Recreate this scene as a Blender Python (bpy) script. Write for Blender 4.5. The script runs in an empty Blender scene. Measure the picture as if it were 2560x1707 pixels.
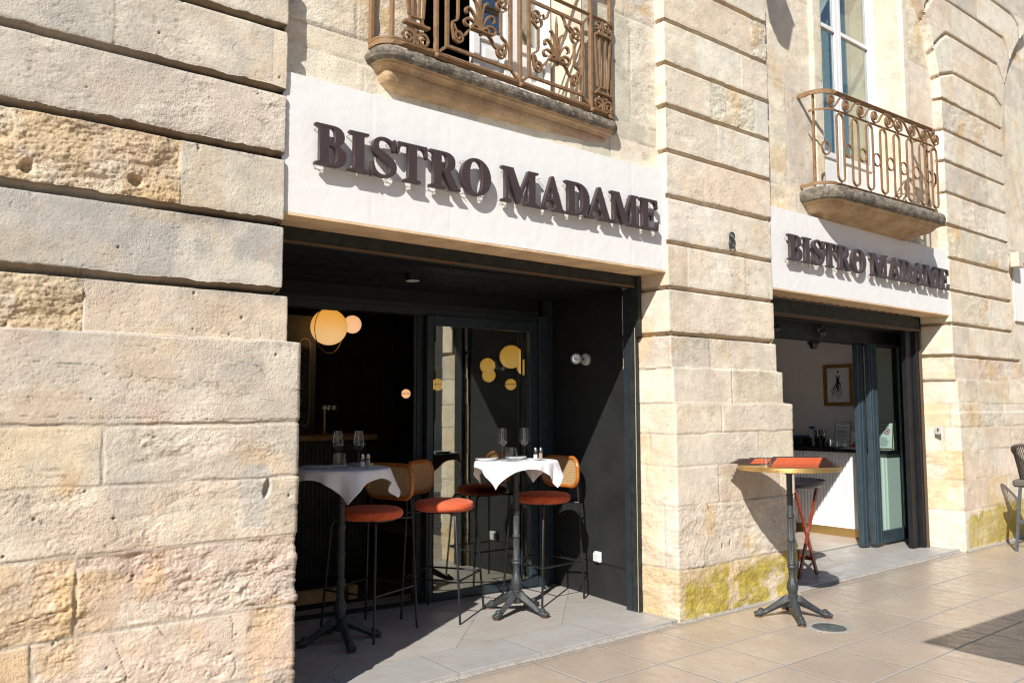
import bpy, math, random
import numpy as np
from mathutils import Vector, Matrix
random.seed(7)
PI = math.pi
SC = bpy.context.scene
COL = SC.collection

# ------------------------------------------------------------ camera, world, sun, exposure
cam_data = bpy.data.cameras.new('camera')
cam = bpy.data.objects.new('camera', cam_data)
COL.objects.link(cam)
YAW, PITCH, ROLL = math.radians(51.735), math.radians(4.7185), math.radians(-0.0904)
fw = Vector((math.cos(PITCH)*math.cos(YAW), math.cos(PITCH)*math.sin(YAW), math.sin(PITCH)))
rt = Vector((math.sin(YAW), -math.cos(YAW), 0.0))
up = rt.cross(fw)
rt2 = rt*math.cos(ROLL) + up*math.sin(ROLL)
up2 = -rt*math.sin(ROLL) + up*math.cos(ROLL)
M = Matrix((rt2, up2, -fw)).transposed().to_4x4()
M.translation = Vector((0.0, 0.0, 1.5))
cam.matrix_world = M
cam_data.sensor_width = 36.0
cam_data.lens = 28.563
cam_data.clip_start = 0.05
cam_data.clip_end = 500.0
SC.camera = cam

SUN_DIR = Vector((-1.6, -1.0, 1.42)).normalized()          # towards the sun
sun_el = math.asin(SUN_DIR.z)
world = bpy.data.worlds.new('World')
SC.world = world
world.use_nodes = True
wn = world.node_tree.nodes
bg = wn['Background']
sky = wn.new('ShaderNodeTexSky')
sky.sky_type = 'NISHITA'
sky.sun_disc = False
sky.sun_elevation = sun_el
sky.sun_rotation = math.atan2(SUN_DIR.x, SUN_DIR.y)
sky.air_density = 1.0
sky.dust_density = 0.6
sky.ozone_density = 3.5
world.node_tree.links.new(sky.outputs[0], bg.inputs[0])
bg.inputs[1].default_value = 0.085
sun_data = bpy.data.lights.new('sun', 'SUN')
sun_data.energy = 4.6
sun_data.angle = math.radians(0.5)
sun_data.color = (1.0, 0.965, 0.91)
sun = bpy.data.objects.new('sun', sun_data)
COL.objects.link(sun)
sun.rotation_euler = SUN_DIR.to_track_quat('Z', 'Y').to_euler()
sun.location = SUN_DIR*30
SC.view_settings.view_transform = 'Standard'
SC.view_settings.look = 'None'
SC.view_settings.exposure = 0.46
SC.view_settings.gamma = 1.0
SC.cycles.max_bounces = 8
SC.cycles.use_denoising = True
SC.cycles.denoiser = 'OPENIMAGEDENOISE'
SC.cycles.use_adaptive_sampling = True
SC.cycles.adaptive_threshold = 0.008
SC.cycles.filter_width = 1.2
SC.cycles.sample_clamp_indirect = 4.0
SC.cycles.caustics_reflective = False
SC.cycles.caustics_refractive = False
SC.cycles.transparent_max_bounces = 24

# ------------------------------------------------------------ object helpers
def tag(o, label=None, cat=None, group=None, kind=None):
    if label: o['label'] = label
    if cat: o['category'] = cat
    if group: o['group'] = group
    if kind: o['kind'] = kind
    return o

def empty(name, loc=(0, 0, 0), rz=0.0, label=None, cat=None, group=None):
    o = bpy.data.objects.new(name, None)
    COL.objects.link(o)
    o.empty_display_size = 0.1
    o.location = loc
    o.rotation_euler = (0, 0, rz)
    return tag(o, label, cat, group)

def children(o):
    return [c for c in bpy.data.objects if c.parent == o]

def copy_tree(o, parent=None):
    c = o.copy()
    COL.objects.link(c)
    c.parent = parent
    for ch in children(o):
        copy_tree(ch, c)
    return c

def mesh_obj(name, verts, faces, mat, parent=None, smooth=False, auto=None):
    me = bpy.data.meshes.new(name)
    me.from_pydata([tuple(v) for v in verts], [], faces)
    me.update()
    if smooth:
        me.polygons.foreach_set('use_smooth', [True]*len(me.polygons))
    o = bpy.data.objects.new(name, me)
    COL.objects.link(o)
    if mat: me.materials.append(mat)
    if parent: o.parent = parent
    if auto is not None and smooth:
        try:
            me.set_sharp_from_angle(angle=math.radians(auto))
        except Exception:
            pass
    return o

def grid_obj(name, P, mat, parent=None, attrs=None, smooth=True, flip=False, mask=None, auto=None):
    """P: (nz, nu, 3) numpy grid"""
    nz, nu = P.shape[:2]
    idx = np.arange(nz*nu).reshape(nz, nu)
    a, b, c, d = idx[:-1, :-1], idx[:-1, 1:], idx[1:, 1:], idx[1:, :-1]
    q = np.stack([a, b, c, d], -1).reshape(-1, 4)
    if mask is not None:
        q = q[mask.reshape(-1)]
    if flip: q = q[:, ::-1]
    me = bpy.data.meshes.new(name)
    me.vertices.add(nz*nu)
    me.vertices.foreach_set('co', P.reshape(-1).astype(np.float32))
    me.loops.add(len(q)*4)
    me.loops.foreach_set('vertex_index', q.reshape(-1).astype(np.int32))
    me.polygons.add(len(q))
    me.polygons.foreach_set('loop_start', np.arange(0, len(q)*4, 4, dtype=np.int32))
    me.polygons.foreach_set('loop_total', np.full(len(q), 4, dtype=np.int32))
    me.update(calc_edges=True)
    if smooth:
        me.polygons.foreach_set('use_smooth', np.ones(len(q), dtype=bool))
    for k, v in (attrs or {}).items():
        if v.ndim == 3:
            at = me.attributes.new(k, 'FLOAT_COLOR', 'POINT')
            c4 = np.ones((nz*nu, 4), dtype=np.float32); c4[:, :3] = v.reshape(-1, 3)
            at.data.foreach_set('color', c4.reshape(-1))
        else:
            at = me.attributes.new(k, 'FLOAT', 'POINT')
            at.data.foreach_set('value', v.reshape(-1).astype(np.float32))
    me.validate()
    o = bpy.data.objects.new(name, me)
    COL.objects.link(o)
    me.materials.append(mat)
    if parent: o.parent = parent
    if auto is not None:
        me.set_sharp_from_angle(angle=math.radians(auto))
    return o

class MB:
    """collects simple shapes into one mesh"""
    def __init__(s):
        s.v = []; s.f = []; s.sm = []
    def add(s, vs, fs, smooth=False, T=None):
        n = len(s.v)
        if T is not None: vs = [T @ Vector(v) for v in vs]
        s.v += [tuple(v) for v in vs]
        s.f += [tuple(i+n for i in f) for f in fs]
        s.sm += [smooth]*len(fs)
        return s
    def box(s, x0, x1, y0, y1, z0, z1, b=0.0, T=None):
        if b <= 0:
            vs = [(x, y, z) for z in (z0, z1) for y in (y0, y1) for x in (x0, x1)]
            return s.add(vs, [(0, 2, 3, 1), (4, 5, 7, 6), (0, 1, 5, 4), (2, 6, 7, 3), (0, 4, 6, 2), (1, 3, 7, 5)], T=T)
        # chamfered box
        b = min(b, (x1-x0)*.45, (y1-y0)*.45, (z1-z0)*.45)
        vs = []; ids = {}
        for ix, X in enumerate((x0, x1)):
            for iy, Y in enumerate((y0, y1)):
                for iz, Z in enumerate((z0, z1)):
                    sx = b if ix == 0 else -b; sy = b if iy == 0 else -b; sz = b if iz == 0 else -b
                    for k, p in enumerate(((X, Y+sy, Z+sz), (X+sx, Y, Z+sz), (X+sx, Y+sy, Z))):
                        ids[(ix, iy, iz, k)] = len(vs); vs.append(p)
        g = lambda *a: ids[a]
        fs = []
        for i in (0, 1):
            fx = [g(i, 0, 0, 0), g(i, 1, 0, 0), g(i, 1, 1, 0), g(i, 0, 1, 0)]
            fy = [g(0, i, 0, 1), g(0, i, 1, 1), g(1, i, 1, 1), g(1, i, 0, 1)]
            fz = [g(0, 0, i, 2), g(1, 0, i, 2), g(1, 1, i, 2), g(0, 1, i, 2)]
            for f in (fx, fy, fz): fs.append(tuple(f if i else f[::-1]))
            for j in (0, 1):
                q = [g(i, j, 0, 0), g(i, j, 1, 0), g(i, j, 1, 1), g(i, j, 0, 1)]
                fs.append(tuple(q if (i ^ j) else q[::-1]))
                q = [g(i, 0, j, 0), g(i, 1, j, 0), g(i, 1, j, 2), g(i, 0, j, 2)]
                fs.append(tuple(q[::-1] if (i ^ j) else q))
                q = [g(0, i, j, 1), g(1, i, j, 1), g(1, i, j, 2), g(0, i, j, 2)]
                fs.append(tuple(q if (i ^ j) else q[::-1]))
                for k in (0, 1):
                    t = [g(i, j, k, 0), g(i, j, k, 1), g(i, j, k, 2)]
                    fs.append(tuple(t if (i + j + k) % 2 else t[::-1]))
        return s.add(vs, fs, T=T)
    def tube(s, pts, r, n=8, closed=False, caps=True, sq=None, T=None, smooth=True):
        """round tube (or flat bar if sq=(w,h)) along a polyline"""
        P = [Vector(p) for p in pts]; m = len(P)
        rr = r if isinstance(r, (list, tuple)) else [r]*m
        vs = []; fs = []
        ref = None
        for i, p in enumerate(P):
            if closed: t = (P[(i+1) % m]-P[i-1])
            elif i == 0: t = P[1]-P[0]
            elif i == m-1: t = P[-1]-P[-2]
            else: t = (P[i+1]-P[i]).normalized()+(P[i]-P[i-1]).normalized()
            if t.length < 1e-9: t = Vector((0, 0, 1))
            t.normalize()
            if ref is None:
                a = Vector((0, 1, 0)) if sq else (Vector((0, 0, 1)) if abs(t.z) < .9 else Vector((1, 0, 0)))
                if abs(t.dot(a)) > .95: a = Vector((1, 0, 0))
                ref = a
            bvec = ref - t*ref.dot(t)
            if bvec.length < 1e-6: bvec = t.orthogonal()
            bvec.normalize()
            if not sq: ref = bvec
            c = t.cross(bvec)
            if sq:
                w, h = sq
                ring = [(-w/2, -h/2), (w/2, -h/2), (w/2, h/2), (-w/2, h/2)]
                for (u, v) in ring: vs.append(p+c*u+bvec*v)
                k = 4
            else:
                k = n
                for j in range(n):
                    an = 2*PI*j/n
                    vs.append(p+(bvec*math.cos(an)+c*math.sin(an))*rr[i])
        last = m if closed else m-1
        for i in range(last):
            for j in range(k):
                a = i*k+j; b_ = i*k+(j+1) % k; c_ = ((i+1) % m)*k+(j+1) % k; d = ((i+1) % m)*k+j
                fs.append((a, b_, c_, d))
        if caps and not closed:
            fs.append(tuple(range(k))[::-1]); fs.append(tuple((m-1)*k+j for j in range(k)))
        return s.add(vs, fs, smooth=(smooth and not sq), T=T)
    def lathe(s, prof, n=32, c=(0, 0, 0), flute=None, T=None, smooth=True):
        vs = []; fs = []
        for (r, z) in prof:
            for j in range(n):
                an = 2*PI*j/n
                rr = r
                if flute and flute[0] < z < flute[1]: rr = r*(1-flute[3]*(0.5+0.5*math.cos(an*flute[2])))
                vs.append((c[0]+rr*math.cos(an), c[1]+rr*math.sin(an), c[2]+z))
        for i in range(len(prof)-1):
            for j in range(n):
                fs.append((i*n+j, i*n+(j+1) % n, (i+1)*n+(j+1) % n, (i+1)*n+j))
        if prof[0][0] > 1e-5: fs.append(tuple(range(n))[::-1])
        if prof[-1][0] > 1e-5: fs.append(tuple((len(prof)-1)*n+j for j in range(n)))
        return s.add(vs, fs, smooth=smooth, T=T)
    def sphere(s, c, r, n=16, sc=(1, 1, 1), T=None):
        prof = [(max(r*math.sin(PI*i/n), 1e-6), -r*math.cos(PI*i/n)) for i in range(n+1)]
        vs = []; fs = []
        k = n*2
        for (a, z) in prof:
            for j in range(k):
                an = 2*PI*j/k
                vs.append((c[0]+a*math.cos(an)*sc[0], c[1]+a*math.sin(an)*sc[1], c[2]+z*sc[2]))
        for i in range(n):
            for j in range(k):
                fs.append((i*k+j, i*k+(j+1) % k, (i+1)*k+(j+1) % k, (i+1)*k+j))
        return s.add(vs, fs, smooth=True, T=T)
    def prism(s, pts, y0, y1, T=None, smooth=False):
        """polygon in x,z extruded along y"""
        n = len(pts)
        vs = [(x, y0, z) for x, z in pts]+[(x, y1, z) for x, z in pts]
        fs = [tuple(range(n)), tuple(range(2*n-1, n-1, -1))]
        for i in range(n):
            j = (i+1) % n
            fs.append((j, i, n+i, n+j))
        return s.add(vs, fs, T=T, smooth=smooth)
    def build(s, name, mat, parent=None, auto=35, bevel=0.0):
        me = bpy.data.meshes.new(name)
        me.from_pydata(s.v, [], s.f)
        me.polygons.foreach_set('use_smooth', s.sm)
        me.update()
        if any(s.sm):
            me.set_sharp_from_angle(angle=math.radians(auto))
        o = bpy.data.objects.new(name, me)
        COL.objects.link(o)
        if mat: me.materials.append(mat)
        if parent: o.parent = parent
        if bevel > 0:
            md = o.modifiers.new('bevel', 'BEVEL'); md.width = bevel; md.segments = 2; md.limit_method = 'ANGLE'
        return o

def part(name, mb, mat, parent=None, bevel=0.0, auto=35):
    return mb.build(name, mat, parent, bevel=bevel, auto=auto)

# ------------------------------------------------------------ numpy noise
def _hash(ix, iy, iz, seed):
    h = (ix.astype(np.int64)*374761393 + iy.astype(np.int64)*668265263 + iz.astype(np.int64)*1274126177 + seed*974634777) & 0xffffffff
    h = ((h ^ (h >> 13))*1274126177) & 0xffffffff
    h = ((h ^ (h >> 16))*2246822519) & 0xffffffff
    return ((h ^ (h >> 15)) & 0xffffff)/float(0xffffff)

def vn(x, y, z=0.0, seed=0):
    """value noise, -1..1"""
    x = np.asarray(x, dtype=float); y = np.asarray(y, dtype=float)
    x, y, z = np.broadcast_arrays(x, y, np.asarray(z, dtype=float))
    ix, iy, iz = np.floor(x), np.floor(y), np.floor(z)
    fx, fy, fz = x-ix, y-iy, z-iz
    sx, sy, sz = fx*fx*fx*(fx*(fx*6-15)+10), fy*fy*fy*(fy*(fy*6-15)+10), fz*fz*fz*(fz*(fz*6-15)+10)
    r = 0
    for dx in (0, 1):
        for dy in (0, 1):
            for dz in (0, 1):
                w = (sx if dx else 1-sx)*(sy if dy else 1-sy)*(sz if dz else 1-sz)
                r = r + w*_hash(ix+dx, iy+dy, iz+dz, seed)
    return r*2-1

def fbm(x, y, sc, oc=4, seed=0, z=0.0, gain=0.5):
    a = 1.0; t = 0; n = 0
    for k in range(oc):
        t = t + a*vn(np.asarray(x)*sc+k*17.3, np.asarray(y)*sc-k*9.1, np.asarray(z)*sc+k*3.7, seed+k*31)
        n += a; a *= gain; sc *= 2.03
    return t/n

def sstep(e0, e1, x):
    t = np.clip((x-e0)/(e1-e0), 0, 1)
    return t*t*(3-2*t)
# ------------------------------------------------------------ materials
class G:
    def __init__(s, name, rough=0.6, spec=0.5, metal=0.0):
        s.m = bpy.data.materials.new(name); s.m.use_nodes = True
        s.t = s.m.node_tree; s.n = s.t.nodes
        s.b = s.n['Principled BSDF']; s.out = s.n['Material Output']
        s.b.inputs['Roughness'].default_value = rough
        s.b.inputs['Metallic'].default_value = metal
        s.b.inputs['Specular IOR Level'].default_value = spec
        s._tc = None
    def put(s, sock, v):
        if isinstance(v, bpy.types.NodeSocket): s.t.links.new(v, sock)
        elif isinstance(v, (tuple, list)) and len(v) == 3 and sock.type == 'RGBA': sock.default_value = (*v, 1)
        else: sock.default_value = v
    def node(s, typ, props=None, **ins):
        n = s.n.new(typ)
        for k, v in (props or {}).items(): setattr(n, k, v)
        for k, v in ins.items():
            k = k.replace('_', ' ')
            s.put(n.inputs[int(k[1:])] if (k[0] == 'i' and k[1:].isdigit()) else n.inputs[k], v)
        return n
    def obj(s):
        if s._tc is None: s._tc = s.n.new('ShaderNodeTexCoord')
        return s._tc.outputs['Object']
    def attr(s, name, out='Fac'):
        return s.node('ShaderNodeAttribute', dict(attribute_name=name)).outputs[out]
    def math(s, op, a, b=0.0, c=0.0, clamp=False):
        n = s.n.new('ShaderNodeMath'); n.operation = op; n.use_clamp = clamp
        s.put(n.inputs[0], a); s.put(n.inputs[1], b); s.put(n.inputs[2], c)
        return n.outputs[0]
    def mix(s, f, a, b, mode='MIX'):
        n = s.n.new('ShaderNodeMix'); n.data_type = 'RGBA'; n.blend_type = mode
        s.put(n.inputs[0], f); s.put(n.inputs[6], a); s.put(n.inputs[7], b)
        return n.outputs[2]
    def noise(s, sc, det=4.0, ro=0.55, vec=None, dist=0.0, out='Fac'):
        return s.node('ShaderNodeTexNoise', None, Vector=vec if vec is not None else s.obj(), Scale=sc, Detail=det, Roughness=ro, Distortion=dist).outputs[out]
    def scale(s, v, vec=None):
        return s.node('ShaderNodeVectorMath', dict(operation='MULTIPLY'), i0=vec if vec is not None else s.obj(), i1=v).outputs[0]
    def ramp(s, f, a, b, lo=0.0, hi=1.0):
        n = s.node('ShaderNodeMapRange', dict(interpolation_type='SMOOTHSTEP'), Value=f)
        for k, v in ((1, a), (2, b), (3, lo), (4, hi)): n.inputs[k].default_value = v
        return n.outputs[0]
    def bump(s, h, dist=0.01, strength=1.0, nrm=None):
        n = s.node('ShaderNodeBump', None, Height=h, Distance=dist, Strength=strength)
        if nrm is not None: s.t.links.new(nrm, n.inputs['Normal'])
        return n.outputs[0]
    def set(s, **k):
        for a, v in k.items(): s.put(s.b.inputs[a.replace('_', ' ')], v)
        return s.m

def simple(name, col, rough=0.6, metal=0.0, spec=0.5, var=0.12, vs=30.0, bump=0.0, bs=200.0, **k):
    g = G(name, rough, spec, metal)
    c = g.mix(g.ramp(g.noise(vs, 3), .3, .7), tuple(x*(1-var) for x in col), tuple(min(1, x*(1+var)) for x in col))
    g.set(Base_Color=c, **k)
    if bump > 0: g.set(Normal=g.bump(g.noise(bs, 3), bump, 0.6))
    rr = g.ramp(g.noise(vs*1.7, 2), .3, .7, max(0, rough-.06), min(1, rough+.06)); g.set(Roughness=rr)
    return g.m

M_ = {}
# limestone, colours and roughness come from the vertex attributes of each block
g = G('limestone', 0.88, 0.25)
col = g.attr('Col', 'Color'); ru = g.attr('Rough')
n1 = g.noise(9.0, 6, .62); n2 = g.noise(70.0, 5, .65); n3 = g.noise(320.0, 3, .7)
c = g.mix(g.ramp(n1, .32, .68), g.mix(1.0, col, (.90, .89, .88), 'MULTIPLY'), g.mix(1.0, col, (1.08, 1.06, 1.03), 'MULTIPLY'))
hatch = g.noise(1.0, 3, .6, vec=g.scale((70, 70, 150)))
hatch2 = g.noise(1.0, 3, .6, vec=g.scale((130, 130, 55)))
tm = g.ramp(g.noise(2.6, 4, .6), .36, .66, .12, 1.0)
c = g.mix(g.math('MULTIPLY', g.ramp(hatch, .50, .70, 0, .34), tm), c, g.mix(1.0, c, (.70, .66, .60), 'MULTIPLY'))
c = g.mix(g.math('MULTIPLY', g.ramp(hatch2, .52, .70, 0, .28), tm), c, g.mix(1.0, c, (.72, .69, .64), 'MULTIPLY'))
c = g.mix(g.ramp(hatch, .42, .30, 0, .30), c, g.mix(1.0, c, (1.12, 1.11, 1.09), 'MULTIPLY'))
c = g.mix(g.ramp(n2, .54, .72, 0, .5), c, g.mix(1.0, c, (.70, .66, .60), 'MULTIPLY'))
c = g.mix(g.ramp(n3, .57, .70, 0, .5), c, g.mix(1.0, c, (.66, .61, .54), 'MULTIPLY'))
vo = g.node('ShaderNodeTexVoronoi', dict(feature='F1'), Vector=g.scale((1, 1, 1.6)), Scale=46.0).outputs['Distance']
pit = g.math('MULTIPLY', g.ramp(vo, .0, .22, 1, 0), g.ramp(g.noise(7.0, 3), .50, .66))
c = g.mix(g.math('MULTIPLY', pit, .45), c, g.mix(1.0, c, (.55, .48, .40), 'MULTIPLY'))
tool = g.noise(1.0, 2, .5, vec=g.scale((110, 110, 210)))
tool2 = g.noise(1.0, 2, .5, vec=g.scale((210, 210, 80)))
h = g.math('ADD', g.math('MULTIPLY', n2, g.math('MULTIPLY_ADD', ru, .9, .35)), g.math('MULTIPLY', g.math('ADD', g.math('MULTIPLY', tool, .42), g.math('MULTIPLY', tool2, .32)), tm))
h = g.math('SUBTRACT', h, g.math('MULTIPLY', pit, .8))
g.set(Base_Color=c, Normal=g.bump(h, 0.0065, 1.0))
M_['stone'] = g.m

# weathered dark slab nosing
g = G('weathered_slab', 0.92, 0.2)
n1 = g.noise(14, 6, .7); n2 = g.noise(60, 5, .7)
base = g.mix(g.ramp(n1, .35, .65), (.12, .108, .09), (.31, .265, .205))
base = g.mix(g.ramp(n2, .55, .70, 0, .8), base, (.045, .042, .04))
zc = g.node('ShaderNodeSeparateXYZ', None, Vector=g.obj())
base = g.mix(g.ramp(g.noise(35, 4), .62, .68, 0, .7), base, (.50, .43, .32))
g.set(Base_Color=base, Normal=g.bump(g.math('ADD', n1, n2), .012, 1.0))
M_['slab'] = g.m
# warm corbel stone below balconies
g = G('corbel_stone', 0.85, 0.25)
n1 = g.noise(5, 6, .65); n2 = g.noise(45, 4, .65)
base = g.mix(g.ramp(n1, .32, .66), (.40, .275, .155), (.56, .41, .25))
base = g.mix(g.ramp(g.noise(3.3, 5, .6), .55, .72), base, (.46, .30, .23))
base = g.mix(g.ramp(g.noise(8, 5, .7), .50, .70, 0, .6), base, (.26, .19, .12))
base = g.mix(g.ramp(n2, .58, .72, 0, .6), base, (.15, .115, .08))
g.set(Base_Color=base, Normal=g.bump(n2, .006, .8))
M_['corbel'] = g.m

# white rough render of the fascias
g = G('white_render', 0.9, 0.2)
n = g.noise(90, 5, .7, vec=g.scale((1, 1, 2.2)))
st = g.noise(1.3, 4, .6, vec=g.scale((6, 1, 1)))
g.set(Base_Color=g.mix(g.ramp(st, .35, .75), (.81, .798, .772), (.78, .768, .742)), Normal=g.bump(g.math('ADD', n, g.math('MULTIPLY', g.noise(22, 3), .7)), .0020, .7))
M_['render'] = g.m
M_['soffit'] = simple('soffit_stone', (.70, .50, .30), .85, var=.14, vs=6, bump=.003, bs=60)

# rusty brown paint of railings
g = G('railing_paint', 0.6, 0.4)
n1 = g.noise(18, 6, .7); n2 = g.noise(130, 4, .7)
base = g.mix(g.ramp(n1, .35, .65), (.20, .116, .056), (.285, .168, .084))
base = g.mix(g.ramp(n2, .56, .70, 0, .8), base, (.15, .065, .035))
base = g.mix(g.ramp(g.noise(60, 4, .6), .64, .72, 0, .8), base, (.10, .06, .04))
g.set(Base_Color=base, Normal=g.bump(n2, .002, .8), Roughness=g.ramp(n1, .3, .7, .5, .75))
M_['rail'] = g.m

M_['letter'] = simple('letter_paint', (.060, .040, .039), .42, var=.08, spec=.5)
M_['letter_side'] = M_['letter']
M_['bracket'] = simple('bracket_wire', (.55, .5, .42), .4, metal=.6)
M_['black'] = simple('black_paint', (.011, .011, .012), .55, var=.2, vs=5, bump=.001, bs=120, spec=.35)
M_['blackwall'] = simple('charcoal_panel', (.019, .0195, .0205), .62, var=.22, vs=2.6, bump=.0008, bs=200, spec=.35)
M_['iron_beam'] = simple('painted_beam', (.020, .023, .020), .62, var=.35, vs=12, bump=.001, spec=.4)
g = G('rusty_edge', .7, .3)
g.set(Base_Color=g.mix(g.ramp(g.noise(25, 5, .7), .42, .62), (.10, .085, .06), (.16, .07, .03)))
M_['rusty'] = g.m
M_['frame_blue'] = simple('blue_grey_frame', (.036, .057, .070), .45, var=.12, vs=12, spec=.5)
M_['frame_mid'] = simple('slate_frame', (.024, .037, .047), .45, var=.14, vs=12, spec=.5)
M_['frame_dark'] = simple('dark_grey_frame', (.020, .026, .032), .45, var=.12, vs=12, spec=.5)
M_['white_frame'] = simple('white_window_paint', (.78, .78, .77), .4, var=.04)
M_['cast'] = simple('cast_iron', (.036, .040, .041), .52, var=.25, vs=60, bump=.0012, bs=260, metal=.0, spec=.6)
M_['leg'] = simple('black_steel', (.012, .012, .013), .38, var=.15, spec=.5)
M_['foot_rust'] = simple('rusty_foot', (.16, .065, .035), .75, var=.3, vs=90)
M_['velvet'] = None
g = G('orange_velvet', .85, .15)
g.set(Base_Color=g.mix(g.ramp(g.noise(24, 4), .3, .7), (.60, .100, .038), (.72, .14, .060)), Sheen_Weight=.55, Sheen_Roughness=.4, Sheen_Tint=(1.0, .50, .36, 1), Normal=g.bump(g.noise(420, 2), .001, .5))
M_['velvet'] = g.m
g = G('bent_wood', .32, .5)
w = g.noise(6, 4, .6, vec=g.scale((3, 3, 14)), dist=.6)
g.set(Base_Color=g.mix(g.ramp(w, .3, .7), (.34, .105, .016), (.50, .18, .030)), Coat_Weight=.35, Coat_Roughness=.15)
M_['wood'] = g.m
M_['cane'] = simple('cane', (.56, .37, .185), .55, var=.16, vs=160)
M_['stoolwood'] = simple('red_brown_wood', (.23, .042, .016), .3, var=.2, vs=16, Coat_Weight=.4)
M_['tray'] = simple('black_tray', (.014, .014, .018), .22, var=.1)
g = G('linen', .88, .2)
wv = g.math('ADD', g.noise(1, 2, .5, vec=g.scale((900, 60, 60))), g.noise(1, 2, .5, vec=g.scale((60, 900, 60))))
g.set(Base_Color=(.80, .80, .81), Normal=g.bump(wv, .0006, .5), Sheen_Weight=.1)
M_['linen'] = g.m
M_['china'] = simple('white_china', (.80, .80, .79), .16, var=.02)
M_['cutlery'] = simple('steel_cutlery', (.62, .62, .62), .2, metal=1.0, var=.05)
M_['salt'] = simple('salt', (.82, .82, .82), .8, var=.02)
M_['pepper'] = simple('ground_pepper', (.40, .29, .20), .9, var=.3, vs=500)
M_['brass'] = simple('brass_edge', (.62, .42, .16), .38, metal=.85, var=.05)
M_['gilt'] = simple('gilt_frame', (.36, .19, .055), .38, metal=.55, var=.3, vs=50, bump=.001)
M_['tabletop'] = simple('table_laminate', (.62, .60, .56), .3, var=.05)
M_['woodtop'] = simple('table_wood', (.30, .16, .07), .4, var=.15)
M_['menu_out'] = simple('orange_cover', (.78, .135, .035), .5, var=.12, vs=60)
M_['menu_in'] = simple('brown_cover', (.055, .026, .02), .55, var=.2)
M_['white_plastic'] = simple('white_plastic', (.62, .63, .62), .3, var=.03)
M_['cream_plastic'] = simple('cream_plastic', (.60, .54, .43), .4, var=.05)
M_['roomwall'] = simple('white_room_wall', (.84, .80, .79), .85, var=.03, vs=3)
M_['fluted'] = simple('fluted_panel', (.80, .80, .80), .55, var=.02)
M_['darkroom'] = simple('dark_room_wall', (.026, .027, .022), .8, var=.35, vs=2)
M_['darkgreen'] = simple('dark_room_panel', (.055, .057, .045), .7, var=.25, vs=3)
M_['counter_black'] = simple('counter_top', (.014, .013, .015), .2, var=.1)
M_['paper'] = simple('paper', (.78, .79, .82), .8, var=.02)
M_['ink'] = simple('ink', (.018, .018, .02), .8, var=.1)
M_['redink'] = simple('red_print', (.52, .03, .03), .7, var=.05)
M_['crate'] = simple('raw_pine', (.52, .33, .15), .7, var=.2, vs=14)
M_['rope'] = simple('grey_rope', (.12, .105, .09), .85, var=.2, vs=200, bump=.001)
M_['chairmetal'] = simple('grey_metal', (.085, .095, .105), .4, var=.1)
M_['canvas'] = simple('parasol_canvas', (.62, .60, .55), .9, var=.05)
M_['mortar'] = simple('cement_rim', (.34, .315, .28), .9, var=.25, vs=90, bump=.003, bs=120)
M_['steelcover'] = simple('steel_cover', (.13, .15, .15), .55, metal=.4, var=.25, vs=25, bump=.001)
M_['opp_wall'] = simple('opposite_wall', (.52, .44, .34), .9, var=.12, vs=1.2)
M_['opp_dark'] = simple('opposite_window', (.03, .035, .04), .15)
M_['roof'] = simple('roof_tiles', (.10, .065, .05), .8, var=.3, vs=6)
M_['leafgreen'] = simple('leaf', (.045, .085, .025), .6, var=.4, vs=9)
M_['pot'] = simple('dark_pot', (.05, .05, .05), .6)
M_['silver'] = simple('silver', (.7, .7, .7), .22, metal=1.0)
M_['blue_cloth'] = simple('blue_plastic', (.02, .10, .24), .5)
M_['room_floor'] = simple('room_floor', (.50, .41, .33), .35, var=.08, vs=3)

def emit(name, col, st, low=None):
    g = G(name, .35)
    e = (*col, 1)
    if low:
        z = g.node('ShaderNodeSeparateXYZ', None, Vector=g.obj()).outputs[2]
        e = g.mix(g.ramp(z, -.17, .12), low, col)
        e = g.mix(g.ramp(g.noise(5, 3), .3, .7, 0, .3), e, g.mix(1.0, e, (1.0, .86, .72), 'MULTIPLY'))
        lw = g.node('ShaderNodeLayerWeight', None, Blend=.5).outputs['Facing']
        e = g.mix(g.math('MULTIPLY', g.math('POWER', lw, 2.5), .55), e, g.mix(1.0, e, (.62, .50, .36), 'MULTIPLY'))
    g.set(Base_Color=(.5, .4, .28), Emission_Color=e, Emission_Strength=st)
    return g.m
M_['globe'] = emit('lit_opal_globe', (.95, .44, .07), .60, (1.0, .62, .27))
M_['globe2'] = emit('lit_peach_globe', (.95, .50, .22), .68, (1.0, .60, .36))
M_['downlight'] = emit('downlight', (1.0, .72, .5), 1.6)

def thin_glass(name, tint=(1, 1, 1), ior=1.5, rough=0.0, refl=1.0, base=0.0):
    g = G(name)
    tr = g.node('ShaderNodeBsdfTransparent', None, Color=(*tint, 1))
    gl = g.node('ShaderNodeBsdfGlossy', None, Color=(refl, refl, refl, 1), Roughness=rough)
    lw = g.node('ShaderNodeLayerWeight', None, Blend=.5).outputs['Facing']
    r0 = ((ior-1)/(ior+1))**2
    fr = g.math('MULTIPLY_ADD', g.math('POWER', lw, 5.0), 1-r0, r0)
    mx = g.node('ShaderNodeMixShader', None, i0=(g.math('MAXIMUM', fr, base) if base else fr), i1=tr.outputs[0], i2=gl.outputs[0])
    g.t.links.new(mx.outputs[0], g.out.inputs['Surface'])
    return g.m
M_['glass'] = thin_glass('clear_glass', (.975, .985, .99), 1.55)
M_['window_glass'] = thin_glass('window_glass', (.80, .86, .84), 2.0, base=.26)
M_['green_glass'] = thin_glass('green_tinted_glass', (.85, .925, .89), 1.5, base=.10)
M_['door_glass'] = thin_glass('door_glass', (.84, .88, .70), 2.1, base=.27)
M_['bulb_glass'] = thin_glass('bulb_glass', (.8, .8, .8), 1.6)

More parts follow.
